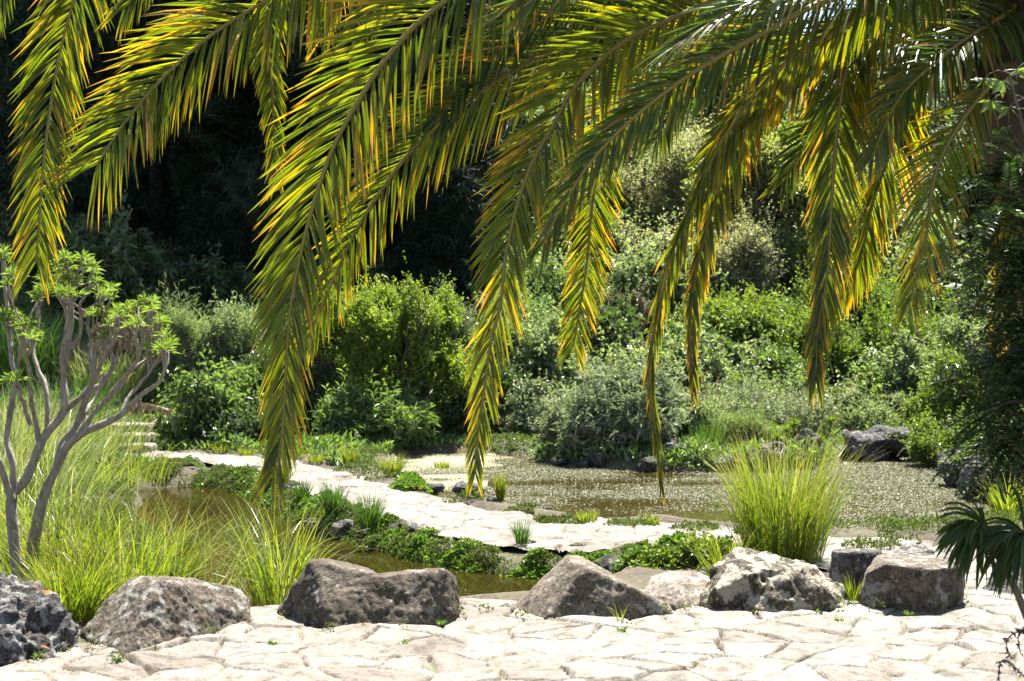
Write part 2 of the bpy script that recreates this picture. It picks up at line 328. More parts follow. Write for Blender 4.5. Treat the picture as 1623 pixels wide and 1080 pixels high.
def voro(X, Y, sp, seed):
    q = np.stack([X.ravel(), Y.ravel()], -1)
    z = 0*q[:, :1]; w = np.hstack([q*2.6, z])
    q = q+np.stack([noise(w, seed+1), noise(w+31, seed+2)], -1)*sp*.16
    w = np.hstack([q*11, z]); q = q+np.stack([noise(w, seed+3), noise(w+31, seed+4)], -1)*sp*.035
    g = q/sp*np.array([.8, .95]); c0 = np.floor(g).astype(np.int64)
    D = []; ids = []; cs = []
    for dx in (-1, 0, 1):
        for dy in (-1, 0, 1):
            c = c0+[dx, dy]; k = np.zeros(len(c), np.int64)
            jx = _h(c[:, 0], c[:, 1], k, seed); jy = _h(c[:, 0], c[:, 1], k+7, seed)
            pt = c+np.stack([.08+.84*jx, .08+.84*jy], -1)
            D.append(np.linalg.norm(g-pt, axis=1)); ids.append(_h(c[:, 0], c[:, 1], k+3, seed)); cs.append(pt)
    D = np.array(D); ids = np.array(ids); cs = np.array(cs)
    o = np.argsort(D, 0)[:2]; r = np.arange(D.shape[1])
    d1, d2 = D[o[0], r], D[o[1], r]; p1, p2 = cs[o[0], r], cs[o[1], r]
    e = (d2**2-d1**2)/(2*np.maximum(np.linalg.norm(p2-p1, axis=1), .05))*sp
    return e, ids[o[0], r], (g-p1)
def pavement(name, mask_fn, x0, x1, y0, y1, res):
    xs = np.arange(x0, x1, res); ys = np.arange(y0, y1, res); X, Y = np.meshgrid(xs, ys)
    m = mask_fn(X, Y)
    e, rid, rel = voro(X, Y, .265, 11)
    p3 = np.stack([X.ravel(), Y.ravel(), 0*X.ravel()], -1)
    bod = sstep(.000, .011, e+.005*noise(p3*40, 5)+.006*noise(p3*9, 15))
    zz = -.034+.034*bod*(.5+1.1*np.abs(noise(p3*2.7, 44)))+(rid-.5)*.010*bod+rel[:, 0]*(rid*7 % 1-.5)*.02+rel[:, 1]*(rid*13 % 1-.5)*.02
    zz = zz+.005*fbm(p3*9, 4, 21, .6)*bod+.004*np.abs(noise(p3*3.3, 61))+.012*noise(p3*.9, 8)
    n, k = X.shape; idx = np.arange(n*k).reshape(n, k)
    mk = (m > 0); cell = mk[:-1, :-1] & mk[1:, :-1] & mk[:-1, 1:] & mk[1:, 1:]
    Q = np.stack([idx[:-1, :-1], idx[:-1, 1:], idx[1:, 1:], idx[1:, :-1]], -1)[cell]
    used = np.unique(Q); mp = np.full(n*k, -1); mp[used] = np.arange(len(used)); Q = mp[Q]
    V = np.stack([X.ravel(), Y.ravel(), zz], -1)[used]
    o = mesh(name, V, [Q], M['paving'], pattr={'edge': e[used], 'rid': rid[used]}, smooth=True); tag(o, kind='structure'); return o
def pave_mat():
    m, nt, out = nodes('flagstone')
    tc = N(nt, 'ShaderNodeTexCoord'); ed = N(nt, 'ShaderNodeAttribute', attribute_name='edge'); ri = N(nt, 'ShaderNodeAttribute', attribute_name='rid')
    def nz(s, d=6, r=.65):
        n = N(nt, 'ShaderNodeTexNoise', i_Scale=float(s), i_Detail=float(d), i_Roughness=r); nt.links.new(tc.outputs['Object'], n.inputs['Vector']); return n.outputs[0]
    base = ramp(nt, ri.outputs['Fac'], [(0, (.130, .112, .094)), (.35, (.20, .182, .158)), (.6, (.155, .142, .124)), (.8, (.235, .218, .195)), (1, (.175, .155, .13))])
    f = nz(70, 6, .8); mdm = nz(9, 6, .7)
    c = mixc(nt, 1.0, base, ramp(nt, f, [(.34, (.45, .43, .40)), (.50, (.95, .94, .93)), (.68, (1.15, 1.15, 1.15))]), 'MULTIPLY')
    c = mixc(nt, 1.0, c, ramp(nt, mdm, [(.36, (.48, .43, .36)), (.47, (.86, .83, .79)), (.56, (1, 1, 1)), (.7, (1.15, 1.15, 1.15))]), 'MULTIPLY')
    jn = N(nt, 'ShaderNodeMath', operation='MULTIPLY_ADD'); nt.links.new(mdm, jn.inputs[0]); jn.inputs[1].default_value = .03; nt.links.new(ed.outputs['Fac'], jn.inputs[2])
    jf = ramp(nt, jn.outputs[0], [(.019, (1, 1, 1)), (.025, (0, 0, 0))])
    jc = ramp(nt, nz(5, 4), [(.46, (.035, .025, .016)), (.53, (.09, .07, .045)), (.58, (.17, .14, .10)), (.64, (.08, .09, .025))])
    c = mixc(nt, jf, c, jc)
    pb = N(nt, 'ShaderNodeBsdfPrincipled', i_Roughness=.8); pb.inputs['Specular IOR Level'].default_value = .3
    nt.links.new(c, pb.inputs['Base Color'])
    b = N(nt, 'ShaderNodeBump', i_Strength=.8, i_Distance=.008); nt.links.new(f, b.inputs['Height'])
    b2 = N(nt, 'ShaderNodeBump', i_Strength=.3, i_Distance=.02); nt.links.new(mdm, b2.inputs['Height']); nt.links.new(b.outputs[0], b2.inputs['Normal'])
    nt.links.new(b2.outputs[0], pb.inputs['Normal']); nt.links.new(pb.outputs[0], out.inputs[0]); return m
M['paving'] = pave_mat()
def jit(X, Y): return .05*noise(np.stack([X.ravel()*4, Y.ravel()*4, 0*X.ravel()], -1), 77).reshape(X.shape)
mt = lambda X, Y: sdist(X, Y, terrace_poly)+jit(X, Y)
pavement('terrace', mt, -3.9, 4.6, 5.2, 10.2, .0125)
pavement('terrace', mt, -6, -3.885, 5.2, 10.2, .04)
pavement('terrace', mt, 4.585, 6.2, 5.2, 10.2, .04)
pavement('terrace', lambda X, Y: X*0+1, -6, 6.2, -3, 5.21, .05)
pavement('path', lambda X, Y: np.where(mt(X, Y) > -.015, -1, sdist(X, Y, path_poly)+jit(X, Y)), -5.2, 3.6, 8.9, 17.4, .018)

# ------------------------------------------------------------------ water
def water(name, pg, z, tint, tfac):
    m, nt, out = nodes(name)
    tc = N(nt, 'ShaderNodeTexCoord')
    nz = N(nt, 'ShaderNodeTexNoise', i_Scale=7.0, i_Detail=3.0); nt.links.new(tc.outputs['Object'], nz.inputs['Vector'])
    bp = N(nt, 'ShaderNodeBump', i_Strength=.22, i_Distance=.01); nt.links.new(nz.outputs[0], bp.inputs['Height'])
    fr = N(nt, 'ShaderNodeFresnel', i_IOR=1.33); nt.links.new(bp.outputs[0], fr.inputs['Normal'])
    tr = N(nt, 'ShaderNodeBsdfTransparent'); tr.inputs[0].default_value = (*tint, 1)
    df = N(nt, 'ShaderNodeBsdfDiffuse'); df.inputs[0].default_value = (.07, .055, .012, 1)
    mx0 = N(nt, 'ShaderNodeMixShader'); mx0.inputs[0].default_value = tfac
    nt.links.new(tr.outputs[0], mx0.inputs[1]); nt.links.new(df.outputs[0], mx0.inputs[2])
    gl = N(nt, 'ShaderNodeBsdfGlossy', i_Roughness=.02); nt.links.new(bp.outputs[0], gl.inputs['Normal'])
    mx = N(nt, 'ShaderNodeMixShader'); nt.links.new(fr.outputs[0], mx.inputs[0]); nt.links.new(mx0.outputs[0], mx.inputs[1]); nt.links.new(gl.outputs[0], mx.inputs[2])
    nt.links.new(mx.outputs[0], out.inputs[0])
    lo = pg.min(0)-.6; hi = pg.max(0)+.6; X, Y = np.meshgrid(np.arange(lo[0], hi[0], .08), np.arange(lo[1], hi[1], .08)); k_ = sdist(X, Y, pg) > -.22
    n, k = X.shape; idx = np.arange(n*k).reshape(n, k); Q = np.stack([idx[:-1, :-1], idx[:-1, 1:], idx[1:, 1:], idx[1:, :-1]], -1)[k_[:-1, :-1]]
    used = np.unique(Q); mp = np.full(n*k, -1); mp[used] = np.arange(len(used))
    tag(mesh(name, np.stack([X.ravel(), Y.ravel(), X.ravel()*0+z], -1)[used], [mp[Q]], m), kind='structure')
water('near_pond_water', near_pond, -.15, (.60, .46, .18), .22)
water('far_pond_water', far_pond, -.12, (.45, .38, .20), .35)

# ------------------------------------------------------------------ foliage tools
def add_leaves(buf, Pb, D, L, Wd, var, rng, flat=.5, fold=.25, droop=.0):
    n = len(Pb); L = np.broadcast_to(L, n)[:, None]; Wd = np.broadcast_to(Wd, n)[:, None]
    D = nrm(D); up = np.zeros((n, 3)); up[:, 2] = flat
    Nn = rng.normal(size=(n, 3))*.6+up; S = nrm(np.cross(D, Nn)); Nn = np.cross(S, D)
    mid = Pb+D*L*.45; tip = Pb+D*L; tip[:, 2] -= (droop*L)[:, 0]
    V = np.stack([Pb, mid+S*Wd*.5+Nn*Wd*fold, tip, mid-S*Wd*.5+Nn*Wd*fold], 1).reshape(-1, 3)
    i = np.arange(n)[:, None]*4; T = np.concatenate([i+[0, 1, 2], i+[0, 2, 3]])
    buf.add(V, T, None, np.concatenate([var, var]))
def foliage(fb, sb, blobs, rng, ntw, lpt, L, Wd, tl=.25, up=.4, spread=.7, shell=.5, gap=-.25, gfreq=2.2, droop=0., lump=.42, flat=.5, base=None, branch=1.0, vr=.55, tw=.004):
    """fills blobs (cx,cy,cz,rx,ry,rz) with twigs that carry leaves; stems into sb"""
    B = np.array(blobs, float); w = (B[:, 3]*B[:, 4]*B[:, 5])**(2/3); w = w/w.sum()
    k = int(ntw*1.7); bi = rng.choice(len(B), k, p=w); d = nrm(rng.normal(size=(k, 3)))
    r = shell+(1-shell)*rng.random(k)**.6; r *= 1+lump*fbm(d*1.9+bi[:, None]*3.7, 3, 2)
    ctr = B[bi, :3]; pos = ctr+d*r[:, None]*B[bi, 3:]
    ok = (noise(pos*gfreq, 13) > gap) & (pos[:, 2] > (base[2] if base is not None else -9)+.03)
    pos = pos[ok][:ntw]; d = d[ok][:ntw]; bi = bi[ok][:ntw]; n = len(pos)
    td = nrm(d*.9+rng.normal(size=(n, 3))*.45+[0, 0, up])
    u = rng.random((n, lpt)); u = .1+.9*u
    ex = np.where(rng.random(n) < .16, 1+1.9*rng.random(n), 1.0)[:, None]; td = np.where(ex > 1, nrm(td+[0, 0, up*.8]), td)
    Pb = pos[:, None]+td[:, None]*(tl*(ex*u-1))[..., None]
    D = td[:, None]*.8+rng.normal(size=(n, lpt, 3))*spread
    cv = rng.random(n)[:, None]; var = np.clip(cv*vr+rng.random((n, lpt))*(1-vr), 0, 1)
    sz = .7+.6*rng.random((n, lpt))
    add_leaves(fb, Pb.reshape(-1, 3), D.reshape(-1, 3), (L*sz).ravel(), (Wd*sz).ravel(), var.ravel(), rng, flat, .25, droop)
    # woody parts: limbs into each blob, sub-branches, and fine twigs
    if sb is not None and base is not None:
        base = np.asarray(base, float)
        for b in B:
            c = b[:3]; span = np.linalg.norm(c-base)+b[3:].max()
            top = c+np.array([0, 0, b[5]*.5])
            o = base+rng.normal(size=3)*[.05, .05, 0]*span*branch
            m1 = o+(top-o)*.45+rng.normal(size=3)*.06*span
            pts = spline([o, m1, top], 8); rr = np.linspace(.018, .006, 8)*span*branch*.8
            tube(sb, pts, rr, 5, rng.random())
            sel = np.where(bi == np.argmin(np.abs(B[:, :3]-c).sum(1)))[0]
            for q in rng.choice(sel, min(len(sel), 16), replace=False) if len(sel) else []:
                s0 = pts[rng.integers(2, 7)]; e = pos[q]; md = (s0+e)/2+rng.normal(size=3)*.05*span
                tube(sb, spline([s0, md, e], 5), np.linspace(.0055, .002, 5)*span*branch, 4, rng.random())
        q = rng.choice(n, min(n, 900), replace=False)
        a = pos[q]-td[q]*tl; b2 = pos[q]+td[q]*tl*(ex[q]-1); s = nrm(np.cross(td[q], rng.normal(size=(len(q), 3))))*tw*1.5
        V = np.stack([a-s, a+s, b2], 1).reshape(-1, 3); sb.add(V, np.arange(len(q)*3).reshape(-1, 3), None, rng.random(len(q)))
def dome(rng, w, h, n, base=(0, 0, 0), dep=None):
    """blobs that fill a rounded bush w wide, h high"""
    dep = dep or w*.8; out = []
    for i in range(n):
        a = rng.random()*2*np.pi; rr = math.sqrt(rng.random())*.62
        x = math.cos(a)*rr; y = math.sin(a)*rr; top = h*(1-.55*rr*rr)*(.82+.25*rng.random())
        rz = h*(.22+.10*rng.random()); cz = max(top-rz, rz*.75) if i % 3 else h*(.3+.25*rng.random())
        s = .30+.12*rng.random()
        out.append((base[0]+x*w/2*1.15, base[1]+y*dep/2*1.1, base[2]+cz, w*s*.62, dep*s*.62, rz))
    out.append((base[0], base[1], base[2]+h*.42, w*.36, dep*.36, h*.36))
    return out
STY = {  # leaf length, width, leaves per twig, twig length, up, spread, droop, density
 'fine': (.035, .014, 16, .16, .6, .7, 0), 'small': (.045, .022, 14, .18, .35, .8, .1), 'broad': (.09, .042, 10, .2, .2, .9, .35),
 'long': (.11, .022, 12, .18, .5, .8, .2), 'round': (.05, .038, 12, .2, .3, .9, .1), 'herb': (.05, .016, 14, .22, .8, .7, .0), 'wisp': (.10, .007, 18, .3, .8, .45, .1)}
def shrub(name, label, cat, x, top, base, wpx, Y, mat, sty='small', dens=1.0, nb=9, seed=0, group=None, ground_z=None, stem='twig', dep=None, lscale=1.0, gap=-.25, up=None, shape=None, lump=.42):
    rng = np.random.default_rng(seed)
    w = wpx*1.18/F*Y; X = (x-811.5)/F*Y; zb = CAM_H+(HOR-base)/F*Y if ground_z is None else ground_z
    zt = CAM_H+(HOR-top)/F*Y; h = zt-zb
    L, Wd, lpt, tl, u, spr, drp = STY[sty]; L *= lscale; Wd *= lscale; tl *= lscale
    t = thing(name, label, cat, (X, Y, zb), group); fb = Buf(); sb = Buf()
    bl = shape(rng, w, h) if shape else dome(rng, w, h, nb, dep=dep)
    area = w*h*2.2+w*w; ntw = int(area*dens*5.2/(lpt*L*Wd*.5)*.55); ntw = min(ntw, 9000)
    foliage(fb, sb, bl, rng, ntw, lpt, L, Wd, tl, u if up is None else up, spr, droop=drp, base=(0, 0, 0), gap=gap, gfreq=1.6/max(w, .3)+1.6, lump=lump, branch=.9)
    fb.build('foliage', M[mat], t); sb.build('stems', M[stem], t, smooth=True)
    return t

# ------------------------------------------------------------------ boulders
def rock_mesh(name, hulls, mat, voxel=.011, amp=.022, seed=0, freq=4, ridge=.6, fine=.006):
    """hulls: lists of world points; union of their convex hulls, remeshed, worn by noise. Origin = base centre."""
    allp = np.vstack([np.array(h) for h in hulls]); org = np.array([allp[:, 0].mean(), allp[:, 1].mean(), allp[:, 2].min()])
    bm = bmesh.new()
    for h in hulls:
        vs = [bm.verts.new(np.array(p)-org) for p in h]
        r = bmesh.ops.convex_hull(bm, input=vs)
        bmesh.ops.delete(bm, geom=[g for g in r['geom_interior'] if isinstance(g, bmesh.types.BMVert)], context='VERTS')
    me0 = bpy.data.meshes.new('tmp'); bm.to_mesh(me0); bm.free()
    o0 = bpy.data.objects.new('tmp', me0); C.objects.link(o0)
    md = o0.modifiers.new('r', 'REMESH'); md.mode = 'VOXEL'; md.voxel_size = voxel
    sm = o0.modifiers.new('s', 'SMOOTH'); sm.iterations = 1; sm.factor = .5
    dg = bpy.context.evaluated_depsgraph_get(); me = bpy.data.meshes.new_from_object(o0.evaluated_get(dg))
    bpy.data.objects.remove(o0); bpy.data.meshes.remove(me0)
    n = len(me.vertices); V = np.empty(n*3); me.vertices.foreach_get('co', V); V = V.reshape(-1, 3)
    Nn = np.empty(n*3); me.vertices.foreach_get('normal', Nn); Nn = Nn.reshape(-1, 3)
    a = fbm(V*freq, 4, seed, .55); b = 1-np.abs(fbm(V*freq*1.7+9, 3, seed+20)); c = fbm(V*38, 3, seed+40, .6)
    V += Nn*((a*amp)+((b-.7)*amp*ridge)+c*fine)[:, None]
    me.vertices.foreach_set('co', V.ravel()); me.polygons.foreach_set('use_smooth', [True]*len(me.polygons)); me.update()
    me.name = name; me.materials.clear(); me.materials.append(M[mat])
    o = bpy.data.objects.new(name, me); C.objects.link(o); o.location = org; return o
def H(*pts): return [P(*p) for p in pts]
def bury(pts, back=0.0):     # footprints pushed below the ground
    out = []
    for p in pts: out.append(p); out.append(np.array([p[0], p[1]+back, -.14]))
    return out
def boulder(label, mat, hulls, **k):
    o = rock_mesh('boulder', hulls, mat, **k); return tag(o, label, 'boulder')
boulder('dark pitted boulder with orange lichen on top at the left edge of the row', 'basalt_pit', [
    H((-110, 1052, 6.6), (10, 1050, 6.55), (70, 1035, 6.65), (108, 1022, 6.8), (98, 985, 6.85), (66, 935, 6.95), (28, 918, 6.85), (-20, 908, 7.0), (-100, 905, 7.0), (-110, 960, 6.7), (60, 930, 7.3), (-100, 915, 7.4), (105, 1005, 7.2), (30, 960, 6.7)) + [np.array([-2.9, 6.7, -.12]), np.array([-2.1, 6.62, -.12]), np.array([-2.9, 7.4, -.12]), np.array([-2.1, 7.3, -.12])]],
    amp=.06, freq=4.5, seed=3, ridge=.9, fine=.010)
def low(*g): return [np.array([*G(x, y)[:2]+np.array([0, d]), -.13]) for x, y, d in g]
boulder('wedge-shaped brown boulder with grey lichen left end, second from left in the row', 'brown_stone', [
    H((128, 1003, 7.15), (165, 950, 7.25), (205, 913, 7.4), (188, 1040, 6.66), (225, 960, 6.92), (256, 920, 7.05), (300, 917, 7.3), (385, 937, 7.55), (397, 960, 7.5), (400, 980, 7.45), (230, 915, 7.65), (380, 936, 7.85), (310, 1005, 7.12)) + low((128, 1006, 0), (190, 1044, 0), (400, 986, 0), (380, 986, .4), (140, 1006, .5))],
    amp=.014, seed=7, fine=.006)
boulder('long dark brown boulder with pale lichen dots and a dip in its top', 'brown_spot', [
    H((440, 972, 7.6), (465, 930, 7.5), (490, 887, 7.5), (530, 1000, 7.2), (640, 994, 7.3), (500, 884, 7.85), (545, 888, 7.6), (590, 905, 7.42), (598, 912, 7.5), (585, 900, 7.85), (650, 980, 7.4)) + low((440, 975, 0), (530, 1001, 0), (650, 992, 0), (640, 992, .5), (470, 975, .35)),
    H((560, 998, 7.24), (640, 990, 7.3), (710, 984, 7.43), (727, 972, 7.62), (590, 912, 7.4), (625, 913, 7.45), (702, 907, 7.5), (722, 917, 7.66), (700, 905, 7.85), (600, 909, 7.85)) + low((560, 999, 0), (710, 985, 0), (727, 975, .05), (720, 975, .4), (560, 990, .5))],
    amp=.016, seed=12, fine=.004)
boulder('low flat grey rock behind the paving between two brown boulders', 'tan_stone', [
    H((725, 950, 8.0), (760, 946, 8.25), (800, 958, 8.15), (806, 966, 8.0), (735, 962, 7.9)) + low((730, 968, .1), (806, 968, .1), (770, 955, .5))], amp=.01, seed=15)
boulder('triangular brown boulder with a pale sloping left face in the middle of the row', 'tan_stone', [
    H((808, 966, 7.75), (865, 978, 7.52), (940, 980, 7.5), (1068, 970, 7.65), (897, 879, 7.95), (905, 888, 7.8), (928, 901, 7.62), (955, 902, 7.85), (1000, 928, 7.62), (1066, 962, 7.7), (915, 879, 8.1), (1050, 958, 7.95), (850, 930, 8.0)) + low((808, 970, 0), (865, 981, 0), (945, 983, 0), (1068, 975, 0), (1060, 972, .35), (830, 970, .45))],
    amp=.008, seed=18, fine=.003, voxel=.012)
boulder('small pinkish wedge rock behind the triangular boulder', 'pink_stone', [
    H((1018, 935, 8.0), (1030, 912, 8.15), (1045, 962, 7.75), (1115, 963, 7.8), (1060, 922, 7.9), (1100, 907, 8.2), (1125, 915, 8.2), (1065, 906, 8.35), (1130, 950, 7.95)) + low((1030, 962, .15), (1115, 964, 0), (1120, 960, .4))], amp=.01, seed=22)
boulder('hump-backed boulder covered in pale lichen patches', 'lichen_stone', [
    H((1097, 962, 7.8), (1132, 907, 7.95), (1172, 873, 8.05), (1215, 869, 8.15), (1250, 880, 8.05), (1235, 968, 7.66), (1150, 966, 7.7), (1195, 905, 7.75), (1140, 935, 7.72)) + low((1097, 964, 0), (1200, 969, 0), (1240, 960, .5), (1110, 960, .4)),
    H((1180, 900, 7.8), (1215, 871, 8.1), (1282, 892, 8.05), (1335, 926, 7.95), (1344, 958, 7.8), (1200, 968, 7.66), (1300, 968, 7.68), (1285, 925, 7.72), (1240, 900, 7.75)) + low((1180, 968, 0), (1300, 970, 0), (1344, 963, 0), (1330, 955, .4))],
    amp=.034, seed=29, freq=4.6, ridge=.8, fine=.006, voxel=.012)
boulder('upright dark grey stone block half hidden behind the squarer block', 'basalt', [
    H((1317, 872, 8.25), (1318, 930, 8.2), (1395, 874, 8.22), (1398, 930, 8.15), (1325, 869, 8.5), (1395, 870, 8.55), (1340, 874, 8.15)) + low((1318, 940, 0), (1398, 940, 0), (1330, 935, .3), (1395, 935, .3))], amp=.01, seed=33, fine=.003)
boulder('square-cut brown block with a flat sunlit top at the right end of the row', 'brown_stone', [
    H((1366, 940, 7.85), (1372, 908, 7.85), (1400, 893, 7.78), (1462, 906, 7.72), (1480, 901, 7.72), (1527, 897, 7.9), (1525, 945, 7.9), (1480, 963, 7.72), (1392, 876, 8.4), (1510, 880, 8.5), (1385, 962, 7.78)) + low((1368, 955, 0), (1385, 965, 0), (1480, 966, 0), (1527, 955, .02), (1515, 940, .4), (1385, 940, .4))], amp=.012, seed=37, fine=.003, voxel=.012)
boulder('rough shaded rock on the paving near the palm at the right edge', 'basalt', [
    H((1555, 935, 8.3), (1580, 912, 8.3), (1640, 890, 8.4), (1700, 905, 8.5), (1700, 950, 8.1), (1600, 950, 8.1), (1640, 895, 8.9)) + low((1550, 942, 0), (1600, 953, 0), (1700, 953, 0), (1690, 930, .5))], amp=.03, seed=41)
boulder('dark rock at the pond edge right of the tall grass clump', 'basalt', [
    [*H((1290, 868, 10.6), (1335, 838, 10.7), (1370, 845, 10.6), (1412, 872, 10.5), (1340, 842, 11.1)), np.array([2.3, 10.5, -.2]), np.array([2.9, 10.5, -.2]), np.array([2.6, 11.3, -.2])]], amp=.03, seed=44)
boulder('low grey slab rock lying on the sunlit path near the square block', 'basalt', [
    [*H((1415, 876, 9.7), (1432, 862, 9.9), (1462, 862, 9.9), (1480, 874, 9.6)), *low((1412, 878, 0), (1482, 878, 0), (1450, 868, .3))]], amp=.012, seed=46)
boulder('dark lava boulder draped in green creeper between path and pond', 'rock_moss', [
    [*H((1035, 900, 9.3), (1050, 862, 9.5), (1078, 850, 9.7), (1105, 858, 9.7), (1118, 900, 9.3), (1060, 905, 9.1)), np.array([.9, 9.0, -.35]), np.array([1.3, 9.1, -.35]), np.array([.9, 10, -.35]), np.array([1.3, 10, -.35])],
    [*H((990, 902, 9.3), (1000, 880, 9.4), (1045, 868, 9.7), (1050, 905, 9.2)), np.array([.75, 9.0, -.35]), np.array([1.0, 9.9, -.35])]], amp=.05, seed=48, freq=6, ridge=1.1, voxel=.016)
boulder('low dark lava rock left of the creeper covered boulder', 'rock_moss', [
    [*H((940, 892, 9.3), (965, 872, 9.6), (1005, 868, 9.8), (1015, 885, 9.5), (1000, 906, 9.1)), np.array([.5, 9.0, -.35]), np.array([.85, 9.0, -.35]), np.array([.6, 9.9, -.35])]], amp=.04, seed=49, freq=6, ridge=1.1, voxel=.016)

def generic_rock(seed, mat, vox=.05):
    r = np.random.default_rng(seed); d = nrm(r.normal(size=(26, 3)))*(.8+.3*r.random((26, 1)))*[.5, .42, .36]
    return rock_mesh('rock', [d+[0, 0, .12]], mat, voxel=vox, amp=.07, seed=seed, freq=3, ridge=1, fine=.012)
protos = [generic_rock(60+i, m, .03) for i, m in enumerate(['rock_moss', 'rock_grey', 'rock_moss', 'basalt', 'pink_stone'])]
for p in protos: p.location = (0, -50, -50)
used_proto = set()
def place_rock(k, x, y, wpx, label, z=0., rot=0., squash=1., group=None, name='rock', sink=.0):
    src = protos[k]; g = G(x, y, z); s = wpx/F*g[1]
    if k in used_proto: o = src.copy(); C.objects.link(o)
    else: o = src; used_proto.add(k)
    o.name = name; o.scale = (s, s*.9, s*squash); o.rotation_euler = (0, 0, rot); o.location = (g[0], g[1]+s*.25, z-.10*s*squash-sink)
    return tag(o, label, 'rock', group)
rr = random.Random(5)
gedge = 'rocks edging the near pond below the path'
edge = [(255, 762, 46), (300, 765, 50), (345, 772, 40), (400, 772, 44), (445, 800, 60), (480, 822, 52), (500, 850, 46), (545, 860, 50), (590, 868, 44), (640, 872, 66), (690, 880, 60), (740, 888, 50), (790, 897, 46), (835, 899, 50), (880, 904, 48), (915, 905, 50), (960, 918, 46), (420, 790, 40), (560, 850, 40), (860, 880, 46)]
for i, (x, y, w) in enumerate(edge):
    place_rock([0, 2, 3, 0, 1][i % 5], x, y-6, w*1.15, 'small dark mossy rock in the bank between the path and the brown pond', -.14, rr.random()*6.28, .65+.35*rr.random(), gedge)
place_rock(1, 690, 780, 34, 'small grey rock at the upper path edge beside the weedy pond', -.06, .4, .7)
place_rock(1, 742, 790, 66, 'larger pale grey rock at the upper path edge left of the upright grass tuft', -.08, 2.1, .7)
place_rock(3, 783, 801, 30, 'dark rock at the foot of the upright grass tuft', -.12, 1.1, .8)
place_rock(1, 838, 806, 14, 'tiny rock in clear water at the near shore of the weedy pond', -.1, .2, .9)
place_rock(3, 868, 810, 18, 'small brown rock at the near shore of the weedy pond', -.1, .9, .6)
place_rock(1, 547, 737, 20, 'small stone on the verge where the path bends', -.02, .9, .7)
gi = 'rocks around the foot of the island shrubs'
for i, (x, y, w) in enumerate([(862, 736, 30), (890, 741, 36), (925, 744, 26), (948, 746, 44), (1000, 748, 34), (1026, 750, 50), (1075, 749, 58), (1105, 751, 36), (1150, 752, 60), (1200, 750, 44), (1225, 751, 54), (1262, 749, 50)]):
    place_rock([3, 2, 3, 0][i % 4], x, y-4*rr.random(), w*1.1, 'dark rock at the water line of the shrubby island', -.12, rr.random()*6, .7+.7*rr.random(), gi)
place_rock(2, 1288, 738, 66, 'tall dark rock standing at the right tip of the island', -.1, 1.0, 1.5)
place_rock(1, 1378, 733, 100, 'rounded grey rock, left of the pair on the far pond shore', -.12, 0.4, .95)
place_rock(1, 1440, 732, 128, 'wider grey rock, right of the pair on the far pond shore', -.12, 2.6, .85)
place_rock(3, 1405, 726, 50, 'dark rock wedged behind the grey pair on the far shore', -.1, 1.9, 1.5)
gr = 'shaded rocks on the right bank of the weedy pond'
for x, y, w in [(1520, 770, 70), (1560, 792, 90), (1610, 800, 110), (1500, 745, 40)]:
    place_rock(3, x, y, w, 'shaded dark rock under plants on the right pond bank', -.1, rr.random()*6, 1.3, gr)
place_rock(1, 1640, 735, 110, 'grey rock standing higher on the right bank under dark foliage', .1, .6, 1.5)
place_rock(4, 262, 692, 58, 'pale white-grey rock beside the stone steps', .0, .5, 1.1)
place_rock(3, 232, 706, 40, 'small dark rock below the pale rock by the steps', .0, 1.5, .8)
def step(x0, x1, y, z, d, label):
    a = G(x0, y, z); b = G(x1, y, z)
    top = [np.array([a[0], a[1], z]), np.array([b[0], b[1], z]), np.array([b[0], b[1]+d, z]), np.array([a[0], a[1]+d, z])]
    o = rock_mesh('stone_step', [top+[p-[0, 0, .16] for p in top]], 'pink_stone', voxel=.03, amp=.012, seed=int(x0), freq=3); tag(o, label, 'step')
step(165, 238, 706, .083, .42, 'lowest pale stone step at the far left of the path')
step(160, 235, 690, .167, .42, 'middle stone step of the garden stairs')
step(165, 236, 673, .257, .42, 'upper stone step of the garden stairs')
step(172, 232, 612, .63, .5, 'highest stone ledge above the grassy strip by the stairs')

